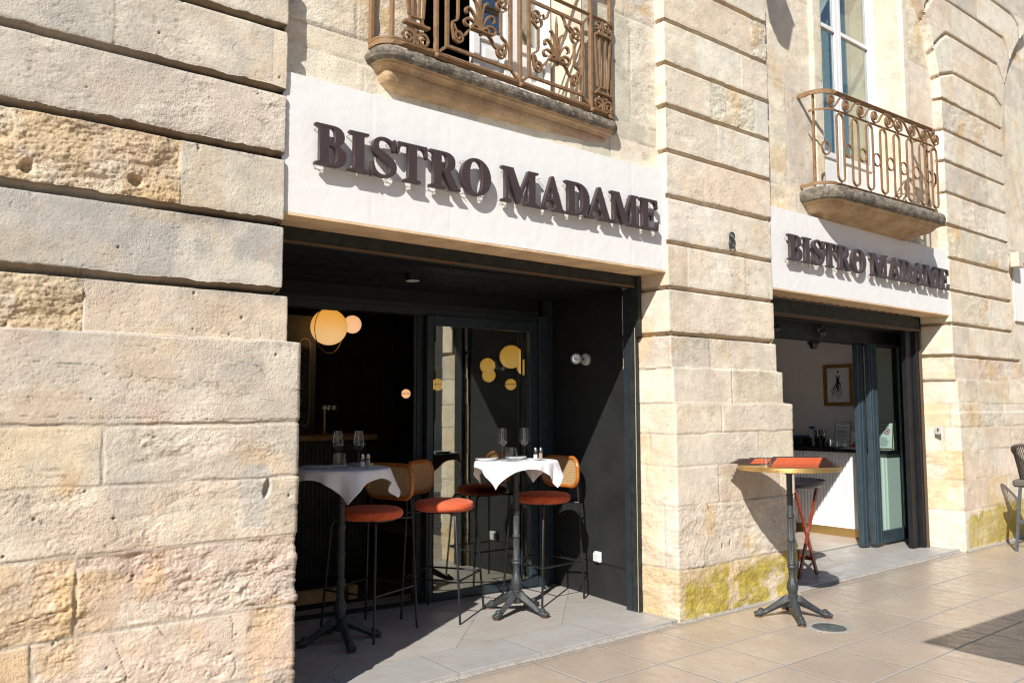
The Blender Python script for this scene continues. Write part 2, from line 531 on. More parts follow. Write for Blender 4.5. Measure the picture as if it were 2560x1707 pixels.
# paving: beige sandstone slabs with joints laid out in ground coordinates
def tile_mat(name, pxy, off, stagger, colA, colB, jcol, jw, rough, grain, bumpd=.004, rot=0.0, joint_d=1.0, grime=False):
    g = G(name, rough, .5)
    vec = g.obj()
    if rot: vec = g.node('ShaderNodeMapping', None, Vector=vec, Rotation=(0, 0, rot)).outputs[0]
    wob = g.noise(2.2, 3, .5)
    s = g.node('ShaderNodeSeparateXYZ', None, Vector=vec)
    wv = g.math('MULTIPLY', g.math('SUBTRACT', wob, .5), .012)
    V = g.math('DIVIDE', g.math('ADD', g.math('SUBTRACT', s.outputs[1], off[1]), wv), pxy[1])
    row = g.math('FLOOR', V)
    sh = g.math('MULTIPLY', g.math('SUBTRACT', g.node('ShaderNodeTexWhiteNoise', dict(noise_dimensions='1D'), W=row).outputs[0], .5), stagger)
    U = g.math('DIVIDE', g.math('ADD', g.math('ADD', g.math('SUBTRACT', s.outputs[0], off[0]), sh), wv), pxy[0])
    colm = g.math('FLOOR', U)
    fu = g.math('FRACT', U); fv = g.math('FRACT', V)
    du = g.math('MULTIPLY', g.math('MINIMUM', fu, g.math('SUBTRACT', 1.0, fu)), pxy[0])
    dv = g.math('MULTIPLY', g.math('MINIMUM', fv, g.math('SUBTRACT', 1.0, fv)), pxy[1])
    d = g.math('MINIMUM', du, dv)
    jn = g.math('MULTIPLY', g.noise(60, 3), jw)
    joint = g.ramp(g.math('SUBTRACT', d, jn), 0.0, jw*.8, 1, 0)
    cell = g.node('ShaderNodeCombineXYZ', None, X=colm, Y=row)
    wn_ = g.node('ShaderNodeTexWhiteNoise', dict(noise_dimensions='3D'), Vector=cell.outputs[0])
    rnd = wn_.outputs[0]
    gv = g.node('ShaderNodeVectorMath', dict(operation='ADD'), i0=g.scale((grain, 1.0, 1.0)), i1=g.node('ShaderNodeVectorMath', dict(operation='SCALE'), i0=wn_.outputs[1], Scale=13.0).outputs[0]).outputs[0]
    ns = g.noise(9, 6, .65, vec=gv, dist=.7); nb = g.noise(2.1, 4, .6)
    ns2 = g.noise(70, 5, .7)
    base = g.mix(rnd, colA, colB)
    base = g.mix(g.ramp(ns, .35, .7, 0, .55), base, g.mix(1.0, base, (.80, .70, .58), 'MULTIPLY'))
    base = g.mix(g.ramp(nb, .35, .65, 0, .4), base, g.mix(1.0, base, (.80, .78, .77), 'MULTIPLY'))
    base = g.mix(g.ramp(ns2, .60, .72, 0, .4), base, g.mix(1.0, base, (.62, .54, .46), 'MULTIPLY'))
    spots = g.ramp(g.noise(5.0, 5, .75), .66, .72, 0, .5)
    base = g.mix(spots, base, g.mix(1.0, base, (.66, .48, .34), 'MULTIPLY'))
    white = g.ramp(g.noise(16.0, 4, .6), .70, .73, 0, .5)
    base = g.mix(white, base, (.60, .56, .50))
    base = g.mix(joint, base, jcol)
    if grime:
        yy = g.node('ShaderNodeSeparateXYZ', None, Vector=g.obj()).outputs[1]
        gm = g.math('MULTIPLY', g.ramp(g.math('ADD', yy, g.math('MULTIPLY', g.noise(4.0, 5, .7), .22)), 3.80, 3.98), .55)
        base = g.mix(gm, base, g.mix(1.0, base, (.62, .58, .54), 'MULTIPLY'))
        dots = g.ramp(g.noise(38.0, 2, .5), .775, .80, 0, .55)
        base = g.mix(dots, base, (.16, .13, .11))
    h = g.math('SUBTRACT', g.math('MULTIPLY', ns2, .15), g.math('MULTIPLY', joint, joint_d))
    h = g.math('ADD', h, g.math('MULTIPLY', rnd, .0))
    rr = g.math('ADD', g.ramp(ns, .3, .7, rough-.08, rough+.12), g.math('MULTIPLY', joint, .4))
    g.set(Base_Color=base, Roughness=rr, Normal=g.bump(h, bumpd, .8))
    return g.m
M_['paving'] = tile_mat('sandstone_paving', (.545, .475), (3.194, 2.383), .05, (.46, .385, .318), (.525, .445, .355), (.36, .345, .32), .0075, .30, 2.6, grime=True)
M_['niche_tile'] = tile_mat('grey_floor_tile', (.80, .62), (5.344, .336), .7, (.43, .41, .375), (.49, .465, .43), (.22, .17, .12), .0022, .40, .6, .002, rot=math.radians(-45), joint_d=.6)
M_['band_tile'] = tile_mat('grey_band_tile', (.60, .425), (3.27, 3.855), .0, (.42, .415, .40), (.455, .45, .435), (.15, .12, .10), .0022, .42, .6, .002, joint_d=.6)
# ------------------------------------------------------------ stone facade
GR = .036            # height of each chamfered channel
def pal(k):
    return {'cream': (.68, .565, .415), 'light': (.70, .60, .465), 'warm': (.66, .495, .31), 'pink': (.67, .54, .41),
            'grey': (.50, .455, .385), 'greybeige': (.575, .50, .395), 'ochre': (.62, .455, .26), 'white': (.72, .64, .52)}[k]

def stone_eval(U, Z, courses, seed, grooved_above, steps, fine=1.0, rel=1.0, moss=None, groove_z=None, hand=None, joints_w=.009, soot=1.0):
    """U,Z arrays -> offset h (outward, m), z shift, colour, roughness.
    courses: list of (ztop, [(u_end, style, rough), ...]) from the top down; blocks run left to right"""
    h = np.zeros_like(U); zsh = np.zeros_like(U)
    wob = .006*fbm(U, Z, 5, 3, seed+1)
    # smooth steps of the battered base
    for (zs, out) in steps:
        h += out*(Z < zs+.004*fbm(U, Z*0, 9, 3, seed+77))
    col = np.zeros(U.shape+(3,)); rough = np.zeros_like(U)
    edge = np.full(U.shape, 9.0); jm = np.full(U.shape, 9.0)
    ztops = [c[0] for c in courses]+[0.0-.2]
    for ci, (zt, blocks) in enumerate(courses):
        zb = ztops[ci+1]
        m = (Z <= zt) & (Z > zb)
        if not m.any(): continue
        u0 = -99
        for (ue, style, rg) in blocks:
            mm = m & (U+wob*(1.6 if zt < grooved_above else .4) <= ue) & (U+wob*(1.6 if zt < grooved_above else .4) > u0)
            if mm.any():
                bs = int(abs(hash((ci, round(ue, 2), seed))) % 9973)
                rn = np.random.RandomState(bs)
                c = np.array(pal(style))*(1+rn.uniform(-.05, .05))*(1+rn.uniform(-.02, .02, 3))
                col[mm] = c; rough[mm] = rg
                h[mm] += rn.uniform(-.0025, .0025)
            # head joint distance
            if ue < 90:
                du = np.abs(U+wob*(1.6 if zt < grooved_above else .4)-ue)
                jm[m] = np.minimum(jm[m], du[m]*(1.0 if zt < grooved_above else 2.2))
            u0 = ue
        zz = Z+wob*1.5
        if zt < grooved_above:
            dz = np.abs(zz-zt); jm[m] = np.minimum(jm[m], dz[m])
        if zb < grooved_above and zb > .02 and zt < grooved_above+.01:
            dz = np.abs(zz-zb); jm[m] = np.minimum(jm[m], dz[m])
    # broad and fine relief
    big = fbm(U, Z, 3.5, 3, seed+2); med = fbm(U, Z*1.5, 16, 5, seed+3, gain=.6)
    fin = fbm(U, Z, 70, 4, seed+4, gain=.7)
    rid = np.abs(fbm(U, Z*1.7, 17, 5, seed+5, gain=.68))*2-.35
    rm = sstep(.25, .7, rough+.30*fbm(U, Z, 6, 3, seed+6))
    h += .0022*big + .0011*med + .0007*fin*fine
    t_ = fbm(U+.05*med, Z*1.9, 5.5, 5, seed+15, gain=.6)*5; fr_ = t_-np.floor(t_); terr = np.floor(t_)+sstep(0, .16, fr_)
    t2 = fbm(U, Z*2.2, 13, 4, seed+16, gain=.6)*3; fr2 = t2-np.floor(t2); terr2 = np.floor(t2)+sstep(0, .2, fr2)
    h += rel*rm*(.0085*fbm(U, Z*1.4, 8, 5, seed+17, gain=.62) - .0030*rid + .0042*terr + .0022*terr2 + .0028*fbm(U, Z*1.5, 48, 4, seed+7, gain=.72) + .0022*fin*fine - .006)
    h += (1-rm)*.0009*terr*sstep(-.1, .3, fbm(U, Z, 1.9, 2, seed+18))
    # bedding cracks and chips
    cr = np.abs(fbm(U*.35, Z, 5.0, 4, seed+8)+.25*fbm(U, Z, 14, 3, seed+9)*.3)
    crack = sstep(.012, .0, cr)*sstep(.02, .25, fbm(U, Z, 1.7, 2, seed+10))
    h -= .0022*crack
    chips = sstep(.42, .60, fbm(U, Z*1.6, 19, 3, seed+11))*sstep(-.1, .4, fbm(U, Z, 2.2, 2, seed+12)+rough*.5)
    h -= .0032*chips*rel
    ch = sstep(.36, .6, fbm(U, Z*1.8, 55, 3, seed+13))*sstep(.0, .4, fbm(U, Z, 2.8, 2, seed+14))
    h -= .0028*ch*fine
    # colour
    vb = fbm(U, Z, 2.3, 4, seed+20); vo = fbm(U, Z, 4.1, 5, seed+21); vp = fbm(U*.8, Z, 3.0, 4, seed+22); vg = fbm(U, Z*1.3, 3.6, 5, seed+23, gain=.6)
    col *= (1+.10*vb)[..., None]
    def mixc(f, c):
        nonlocal col
        f = np.clip(f, 0, 1)[..., None]; col = col*(1-f)+np.array(c)*f
    mixc(.55*sstep(.12, .45, vo)*(.5+rm), (.66, .46, .24))
    mixc(.24*sstep(.16, .45, vp)*(.3+.7*soot), (.65, .50, .38))
    mixc(.34*sstep(.14, .5, vg)*soot, (.42, .395, .35))
    mixc(.45*sstep(.10, .40, fbm(U, Z, 5.2, 4, seed+24)), (.76, .68, .54))
    col *= (1-.30*crack-.22*chips-.22*ch)[..., None]
    col *= (1+.05*fin)[..., None]
    cv = sstep(.22, .0, fr_)*rm; col *= (1-.22*cv-.12*sstep(.2, 0, fr2)*rm)[..., None]
    col *= np.array((1.05, 1.105, 1.165))
    # mortar
    if joints_w > 0:
        w = joints_w*(1+.6*fbm(U, Z, 11, 3, seed+30))
        jf = sstep(w, w*.45, jm)
        lower = (Z < grooved_above)
        keep = np.where(lower, 1.0, .35)
        h = h*(1-jf*keep) + (sum(o*(Z < zs) for zs, o in steps)-.0055*np.where(lower, 1, .4)+.0015*fin)*jf*keep
        mixc(jf*.75*keep*sstep(-.5, .1, fbm(U, Z, 3, 3, seed+31)+.25), (.46, .415, .345))
    # chamfered channels between the upper courses
    if groove_z is not None:
        for gi, gz in enumerate(groove_z):
            gzz = gz(U) if callable(gz) else gz
            n = fbm(U, U*0+gi*3.1, 10, 4, seed+40)
            t = Z-gzz
            zsh += (.0045+.004*(soot > .9))*(n+.5*fbm(U, U*0+gi*1.7, 34, 3, seed+44))*np.exp(-(t/.03)**2)
            dep = np.where((t < 0) & (t > -GR), .046*(-t/GR)**.8, 0)
            h -= dep
            # worn arris under and over the channel, soot on the ledge of the course below
            wear = np.exp(-np.clip(t, 0, 1)/.006)*(t >= 0) + np.exp(-np.clip(-t-GR, 0, 1)/.007)*(t <= -GR)
            h -= wear*(.0022+.004*np.clip(fbm(U, U*0+gi, 16, 3, seed+41), 0, 1))
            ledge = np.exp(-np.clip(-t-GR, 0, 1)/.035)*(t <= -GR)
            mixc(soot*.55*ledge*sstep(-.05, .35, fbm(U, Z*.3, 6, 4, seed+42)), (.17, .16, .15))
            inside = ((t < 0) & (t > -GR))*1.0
            mixc((.55+.35*(soot > .9))*inside, (.42, .29, .155) if soot < .9 else (.17, .115, .065)); deep = ((t < -GR*.45) & (t > -GR))*1.0; mixc((soot**1.5)*.92*inside*sstep(-.30, -.62, t/GR+.10*n), (.028, .024, .02))  # channel shade painted in along with dirt: brown, near black lower down
    # dark streaks below the first ledge of the base
    for (zs, out) in steps:
        led = np.exp(-np.clip(zs-Z, 0, 9)/.05)*(Z < zs)
        mixc(soot*.6*led*sstep(-.1, .3, fbm(U, Z*.25, 7, 4, seed+50)), (.20, .19, .18))
    if moss is not None:
        mf = moss(U, Z)
        mixc(mf*(.80+.22*fbm(U, Z, 26, 4, seed+62, gain=.7)), (.50, .395, .030)); 
        col *= (1-.28*mf*np.clip(fbm(U, Z, 30, 4, seed+60)+.2, 0, 1))[..., None]

    if hand is not None:
        h, col = hand(U, Z, h, col)
    return h, zsh, np.clip(col, .02, .9), np.clip(rough, 0, 1)

def zrows(z0, z1, dz, gz):
    z = list(np.arange(z0, z1+dz*.5, dz))
    for g_ in gz:
        z = [q for q in z if abs(q-g_) > .0025 and abs(q-(g_-GR)) > .0025]
        z += [g_+.0008, g_-.0008, g_-GR+.0008, g_-GR-.0008]
    return np.array(sorted(z))

def pier(name, per, zr, courses, seed, steps, groove, grooved_above, parent, xshift=None, **k):
    """per: list of (x, y, nx, ny, u)"""
    per = np.array(per)
    U, Z = np.meshgrid(per[:, 4], zr)
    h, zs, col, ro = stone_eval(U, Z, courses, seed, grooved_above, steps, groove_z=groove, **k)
    P = np.zeros(U.shape+(3,))
    P[..., 0] = per[None, :, 0]+per[None, :, 2]*h
    P[..., 1] = per[None, :, 1]+per[None, :, 3]*h
    P[..., 2] = Z+zs
    if xshift is not None: P[..., 0] += xshift(U, Z)
    return grid_obj(name, P, M_['stone'], parent, dict(Col=col, Rough=ro), smooth=True)

def perimeter(x0, x1, yf, yb, dl, df, dr, left=True, right=True, ub=None, lback=None, rback=None, r=.006):
    """left side from yb to yf, rounded arris, front, rounded arris, right side. u runs continuously; front u = x"""
    out = []
    lx = x0 if lback is None else lback; rx = x1 if rback is None else rback
    if left:
        n = max(2, int((yb-yf-r)/dl))
        for i in range(n):
            t = i/n; y = yb+(yf+r-yb)*t; x = lx+(x0-lx)*t
            out.append((x, y, -1, 0, x0-(y-yf)))
        for a in (0.0, 22.5, 45.0, 67.5):
            a_ = math.radians(a); nx, ny = -math.cos(a_), -math.sin(a_)
            k = 1/max(abs(nx), abs(ny))
            out.append((x0+r+nx*r, yf+r+ny*r, nx*k, ny*k, x0-r+r*a/90))
    n = max(2, int((x1-x0-2*r)/df))
    for i in range(n+1):
        x = x0+r+(x1-x0-2*r)*i/n
        out.append((x, yf, 0, -1, x))
    if right:
        for a in (67.5, 45.0, 22.5, 0.0):
            a_ = math.radians(a); nx, ny = math.cos(a_), -math.sin(a_)
            k = 1/max(abs(nx), abs(ny))
            out.append((x1-r+nx*r, yf+r+ny*r, nx*k, ny*k, x1+r-r*a/90))
        n = max(2, int((yb-yf-r)/dr))
        for i in range(1, n+1):
            t = i/n; y = yf+r+(yb-yf-r)*t; x = x1+(rx-x1)*t
            out.append((x, y, 1, 0, x1+(y-yf)))
    return out

building = empty('stone_building', (0, 3.88, 0), 0, 'pale limestone arcade building with banded piers, white fascias and two black shop recesses', 'building')
BT = Matrix.Translation((0, -3.88, 0))
def bp_(o):
    """parent a world-space mesh to the building without moving it"""
    o.parent = building; o.matrix_parent_inverse = Matrix.Translation((0, -3.88, 0))
    return o
class _B:  # marker used by helpers: build in world space then parent
    pass
def bpart(name, mb, mat, **k):
    return bp_(mb.build(name, mat, None, **k))
def under(o, parent):
    """sub-part modelled in world space"""
    o.parent = parent
    o.matrix_parent_inverse = Matrix.Translation(-(parent.matrix_world_loc if False else wloc(parent)))
    return o
def wloc(o):
    v = Vector(o.location)
    if o.parent: 
        if o.matrix_parent_inverse != Matrix.Identity(4): v = v + o.matrix_parent_inverse.translation + wloc(o.parent)
        else: v = v + wloc(o.parent)
    return v

def rcourses(tops, x0, x1, seed, styles, base_at, wmin=.45, wmax=.85, rp=.25):
    rn = random.Random(seed); out = []
    for zt in tops:
        bl = []; x = x0-.5+rn.uniform(0, .4)
        while True:
            x += rn.uniform(wmin, wmax)
            if x > x1-.18: break
            if x > x0+.1: bl.append((x, rn.choice(styles), rn.uniform(.45, .85) if rn.random() < rp else rn.uniform(.0, .3)))
        bl.append((99, rn.choice(styles), rn.uniform(.45, .85) if rn.random() < rp else rn.uniform(.0, .3)))
        out.append((zt, bl))
    return out

# ---- pier 1, close to the camera on the left
GR = .042
G1 = [5.85, 5.51, 5.17, 4.83, 4.49, 4.15, 3.81, 3.47, 3.135, 2.80, 2.455, 2.105]
c1 = [(9.0, [(99, 'greybeige', .1)])]
for zt in G1[:6]:
    c1.append((zt, [(.3, 'grey', .2), (1.0, 'greybeige', .1), (99, 'cream', .1)]))
c1 += [(3.81, [(.62, 'grey', .15), (99, 'greybeige', .1)]),
       (3.47, [(.78, 'grey', .12), (1.52, 'greybeige', .22), (99, 'light', .1)]),
       (3.135, [(99, 'greybeige', .32)]),
       (2.80, [(.42, 'ochre', .8), (1.09, 'ochre', .95), (99, 'greybeige', .12)]),
       (2.455, [(99, 'grey', .10)]),
       (2.105, [(.70, 'ochre', .95), (99, 'cream', .18)]),
       (1.835, [(99, 'greybeige', .12)]),
       (1.432, [(.80, 'cream', .10), (99, 'greybeige', .34)]),
       (1.170, [(.36, 'warm', .4), (99, 'cream', .38)]),
       (.884, [(.715, 'warm', .58), (99, 'pink', .58)]),
       (.556, [(.56, 'warm', .35), (99, 'pink', .42)]),
       (.24, [(.9, 'pink', .4), (99, 'grey', .55)])]
def hand1(U, Z, h, col):
    def mixc(f, c):
        nonlocal col
        f = np.clip(f, 0, 1)[..., None]; col = col*(1-f)+np.array(c)*f
    # cement patch with a hole beside it
    n = .022*fbm(U, Z, 12, 3, 901)
    dx = np.abs(U+n-1.432)/(.062-.012*np.cos((Z-1.0)*26)); dz = np.abs(Z+n-1.085)/.150
    pm = sstep(1.08, .92, np.maximum(dx, dz)**1.0*1.0)
    h = h*(1-pm)+(.03*0+h.mean()*0+np.minimum(h, .0345))*pm
    mixc(pm*.8, (.52, .50, .45))
    hd = np.hypot((U+n*.6-1.475)/.017, (Z+n*.5-1.118)/.042)
    hm = sstep(1.1, .7, hd); h = h-.022*hm; mixc(hm*.5, (.30, .25, .19))
    # two scooped holes in the rough course
    for (a, b, r) in ((.475, 2.520, .026), (.90, 2.535, .030)):
        d = np.hypot(U+n-a, (Z+n-b)*.85)/r
        m = sstep(1.15, .6, d); h = h-.028*m; mixc(m*.35, (.36, .30, .22))
    # long diagonal cracks
    for (pts, w, dp) in ((((.40, 1.70), (.75, 1.69), (.98, 1.64), (1.2, 1.625), (1.42, 1.628), (1.70, 1.58)), .0035, .006),
                    (((.40, 1.475), (.75, 1.46), (1.0, 1.462), (1.3, 1.452), (1.68, 1.448)), .004, .006),
                    (((1.04, .545), (1.10, .46), (1.12, .40), (1.05, .30)), .004, .008), (((1.34, .54), (1.36, .30), (1.30, .1)), .004, .008),
                    (((.86, .53), (.93, .36), (.90, .20)), .004, .008), (((1.12, .40), (1.3, .34), (1.6, .30)), .003, .006),
                    (((.40, .62), (.55, .66), (.69, .67)), .005, .010), (((.42, 1.05), (.47, 1.10), (.50, 1.15)), .004, .008)):
        dmin = np.full(U.shape, 9.0)
        uu = U+.008*fbm(U, Z, 22, 3, 902); zz = Z+.008*fbm(U, Z, 22, 3, 903)
        for (a, b), (c, d) in zip(pts[:-1], pts[1:]):
            L2 = (c-a)**2+(d-b)**2
            t = np.clip(((uu-a)*(c-a)+(zz-b)*(d-b))/L2, 0, 1)
            dmin = np.minimum(dmin, np.hypot(uu-a-t*(c-a), zz-b-t*(d-b)))
        w_ = w*(.45+.5*np.clip(fbm(U, Z, 16, 3, 904)+.3, 0, 1)); m = sstep(w_, w_*.2, dmin)*sstep(-.45, -.1, fbm(U, Z, 5, 3, 905)); h = h-dp*.6*m; col = col*(1-.5*m)[..., None]
    # small drilled holes, rust dots, pink patches
    rn = np.random.RandomState(5)
    for k in range(26):
        a, b, r = rn.uniform(.42, 1.6), rn.uniform(.3, 3.3), rn.uniform(.004, .009)
        d = np.hypot(U-a, Z-b)/r; m = sstep(1.2, .6, d); h = h-.009*m; col = col*(1-.5*m)[..., None]
    for (a, b, r, f) in ((.47, 1.80, .10, .5), (.98, 1.49, .10, .55), (.52, 2.36, .035, .5), (.9, 2.66, .08, .3), (.78, 1.98, .10, .5), (1.0, .80, .22, .5), (.45, 2.2, .05, .4), (.78, 2.93, .12, .45), (1.55, .35, .25, .4), (1.2, .4, .3, .3)):
        d = np.hypot(U-a+.05*fbm(U, Z, 9, 3, 911), (Z-b)*1.3+.05*fbm(U, Z, 9, 3, 912))/r
        mixc(sstep(1.2, .2, d)*f*.6, (.68, .47, .37))
    d = np.hypot(U-.67, (Z-1.185)*.6)/.045; mixc(sstep(1.2, .2, d+.6*fbm(U, Z, 14, 3, 913))*.45, (.66, .42, .20))
    # damp dark foot of the pier
    foot = sstep(.24, .05, Z+.12*fbm(U, Z, 6, 4, 914)-.05*(U-1.0))
    mixc(foot*.5, (.30, .27, .24))
    col = col*np.array((.985, .975, .985))
    # upper courses are greyer on the left
    gu = sstep(1.35, .6, U+.25*fbm(U, Z, 2.5, 3, 915))*sstep(1.6, 2.2, Z)
    mixc(gu*.38*(1-.6*sstep(.3, .7, np.abs(Z-2.62)<.17)), (.43, .405, .355))
    return h, col
z1r = np.concatenate([zrows(-.03, 3.86, .0052, [g_ for g_ in G1 if g_ < 3.86]), zrows(3.88, 8.2, .03, [g_ for g_ in G1 if g_ > 3.9])])
per1 = perimeter(-.9, 1.600, 3.88, 4.33, .1, .05, .03, left=False)
# finer columns where the photograph looks
per1 = [p for p in per1 if not (p[3] == -1 and p[2] == 0)]
front = [(x, 3.88, 0, -1, x) for x in list(np.arange(-.9, .28, .05))+list(np.arange(.28, 1.594, .0052))]
per1 = front+per1
def xs1(U, Z):
    w = sstep(1.0, 1.6, U)
    return w*(.018*(Z < 2.105-GR)+.040*(Z < 1.835))
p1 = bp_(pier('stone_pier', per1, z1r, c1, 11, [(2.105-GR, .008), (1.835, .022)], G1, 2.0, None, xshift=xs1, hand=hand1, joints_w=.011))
p1['label'] = 'weathered near pier of big grey and ochre blocks with a cement patch'

# ---- pier 2 between the two shop recesses
GR = .036
G2 = [6.12, 5.78, 5.44, 5.10, 4.76, 4.414, 4.079, 3.751, 3.413, 3.072, 2.730, 2.396, 2.060]
c2 = rcourses([9.0]+G2[:-1], 4.5, 5.8, 3, ['light', 'cream', 'light', 'white', 'cream', 'light'], 0, rp=.15)
c2 += [(2.060, [(4.95, 'greybeige', .35), (99, 'light', .25)]), (1.797, [(5.2, 'light', .1), (99, 'cream', .1)]), (1.535, [(5.05, 'cream', .12), (99, 'light', .08)]),
       (1.318, [(4.3, 'warm', .1), (5.45, 'light', .15), (99, 'cream', .1)]), (1.085, [(4.25, 'cream', .2), (5.0, 'light', .15), (5.65, 'pink', .15), (99, 'cream', .2)]),
       (.80, [(4.42, 'light', .5), (99, 'light', .62)]), (.36, [(5.15, 'warm', .75), (99, 'warm', .85)])]
def moss2(U, Z):
    n = fbm(U, Z, 9, 5, 71, gain=.6); n2 = fbm(U, Z, 4, 3, 72)
    top = .30+.10*(U-4.6)+.05*n2
    f = sstep(.05, -.03, Z-top+.05*n)*sstep(-.02, .05, U-4.53)
    f *= 1-.75*sstep(-.10, .03, Z-top+.10*fbm(U, Z, 14, 4, 74))
    f *= sstep(.45, .05, fbm(U, Z*1.2, 11, 4, 73)+.28*sstep(5.0, 5.6, U)-.12)
    f *= sstep(.0, .06, Z+.02*n+.03)
    gap = 1-sstep(.035, .015, np.abs(U-5.12+.02*n)); 
    return np.clip(f*gap, 0, 1)
def hand2(U, Z, h, col):
    for (a, b) in ((5.02, .485), (5.11, .50)):
        d = np.hypot((U-a)/.009, (Z-b)/.026); m = sstep(1.2, .5, d); h = h-.012*m
        f = (m*.9)[..., None]; col = col*(1-f)+np.array((.20, .045, .015))*f
    d = np.hypot((U-4.86+.4*(Z-.78))/.008, (Z-.78)/.03); m = sstep(1.2, .5, d); col = col*(1-.75*m)[..., None]
    # orange stain on the reveal
    f = (sstep(.2, .0, np.abs(U-4.27+.06*fbm(U, Z, 5, 3, 77)))*.45*sstep(.2, .5, fbm(U, Z, 2.0, 3, 78)+.35))[..., None]
    col = col*(1-f)+np.array((.66, .46, .27))*f
    return h, col
z2r = np.concatenate([zrows(-.03, 5.05, .0085, [g_ for g_ in G2 if g_ < 5.02]), zrows(5.07, 8.2, .04, [g_ for g_ in G2 if g_ > 5.1])])
per2 = perimeter(4.505, 5.800, 3.88, 4.33, .011, .0085, .03, lback=4.490)
def xs2(U, Z):
    w = sstep(5.2, 5.8, U)
    return w*(.010*(Z < 2.06)+.055*(Z < 1.797)+.095*(Z < 1.535))+sstep(4.95, 4.5, U)*(.012*(Z < 2.06-GR)+.018*(Z < 1.797)+.015*(Z < 1.535))
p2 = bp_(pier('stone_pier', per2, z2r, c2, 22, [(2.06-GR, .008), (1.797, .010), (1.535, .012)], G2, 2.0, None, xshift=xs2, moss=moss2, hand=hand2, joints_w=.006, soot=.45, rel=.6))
p2['label'] = 'sunlit middle pier with house number and yellow moss at its foot'

# ---- pier 3 at the right, spreading into arches above
def g3(z, lift):
    def f(U):
        e0 = np.clip(9.42-U, 0, 1); e1 = np.clip(U-10.45, 0, 1)
        return z - lift*(e0*.9+e1*1.1)
    return f
G3z = [6.5, 6.1, 5.66, 5.26, 4.90, 4.555, 4.205, 3.855, 3.497, 3.135, 2.782, 2.42, 2.077]
G3 = [g3(6.5, 1.0), g3(6.1, .9), g3(5.70, .75), g3(5.27, .35)]+G3z[4:]
c3 = rcourses([9.0]+G3z[:-1], 9.1, 10.7, 9, ['light', 'cream', 'light', 'white', 'greybeige'], 0, rp=.15, wmin=.5, wmax=.9)
c3 += rcourses([2.077, 1.80, 1.55, 1.30, 1.05, .74, .42], 8.7, 11.0, 10, ['light', 'cream', 'pink', 'warm', 'cream'], 0, rp=.2)
def moss3(U, Z):
    n = fbm(U, Z, 8, 4, 81)
    top = .36+.06*(U-9.1)
    return sstep(.04, -.05, Z-top+.06*n)*sstep(9.08, 9.16, U)*(.85+.35*fbm(U, Z, 6, 4, 82))*sstep(.0, .05, Z)
def z3shift(U, Z):
    return 0
z3r = zrows(-.03, 8.2, .0125, G3z[4:])
per3 = perimeter(9.06, 10.68, 3.88, 4.33, .02, .0135, .03, lback=8.95)
def xs3(U, Z):
    w = sstep(10.0, 10.68, U); wl = sstep(9.9, 9.06, U)
    za = np.clip(Z-4.8, 0, 1.6)
    arch_l = -(1.68-np.sqrt(np.maximum(1.68**2-za**2, .02)))
    arch_r = (1.9-np.sqrt(np.maximum(1.9**2-za**2, .02)))*1.1
    return w*(.20*(Z < 2.077)+.06*(Z < 1.80))+wl*.05*(Z < 1.8)+wl*arch_l*.95+w*arch_r
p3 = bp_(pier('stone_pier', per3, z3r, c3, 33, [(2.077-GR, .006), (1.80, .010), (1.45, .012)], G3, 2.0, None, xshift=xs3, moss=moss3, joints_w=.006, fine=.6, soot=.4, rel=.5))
p3['label'] = 'far pier at the right edge, mossy below and widening into arches above'

# ---- recessed wall field between piers
def field(name, x0, x1, z0, z1, d, seed, y=3.97, tops=(6.2, 5.25, 4.35, 3.56, 3.43), hole=None, xr=None, lab=None):
    us = np.arange(x0, x1+d*.5, d); zs = np.arange(z0, z1+d*.5, d)
    us[-1] = x1; zs[-1] = z1
    U, Z = np.meshgrid(us, zs)
    cs = rcourses([9.0]+[t for t in tops if z0 < t < z1], x0, x1, seed, ['cream', 'light', 'greybeige', 'light'], 0, wmin=.6, wmax=1.3, rp=.2)
    h, zsh, col, ro = stone_eval(U, Z, cs, seed, 99, [], joints_w=.005, fine=.6, soot=.3, rel=.5)
    P = np.stack([U, y-h, Z], -1)
    mask = None
    o = grid_obj(name, P, M_['stone'], None, dict(Col=col, Rough=ro))
    bp_(o)
    if lab: o['label'] = lab
    return o
W1 = (2.46, 3.74, 3.50)   # window 1 opening
W2 = (6.80, 8.30, 3.44)
field('wall_panel', 1.56, W1[0], 3.15, 8.2, .012, 41, lab='stone wall field left of the ornate balcony window')
field('wall_panel', W1[1], 4.53, 3.15, 8.2, .012, 42, lab='stone wall field right of the ornate balcony window')
field('wall_panel', W1[0], W1[1], 3.15, W1[2], .02, 43)
field('wall_panel', W1[0], W1[1], 5.7, 8.2, .06, 44)
field('wall_panel', 5.77, W2[0]-.19, 3.10, 8.2, .014, 45, tops=(5.9, 5.2, 4.345, 3.43), lab='stone wall field left of the small balcony window')
field('wall_panel', W2[1]+.17, 9.25, 3.10, 8.2, .016, 46, tops=(5.9, 5.21, 4.66, 3.9, 3.43), lab='stone wall field right of the small balcony window')
field('wall_panel', W2[0]-.19, W2[1]+.17, 3.10, W2[2], .02, 47)
field('wall_panel', 10.6, 13.6, 3.10, 8.2, .03, 48, tops=(5.9, 5.3, 4.5, 3.8, 3.43), lab='stone wall field past the far pier')
field('wall_panel', 10.7, 13.6, -.02, 3.4, .03, 49, y=3.925, tops=(3.1, 2.7, 2.3, 1.9, 1.55, 1.3, 1.0, .7, .4))
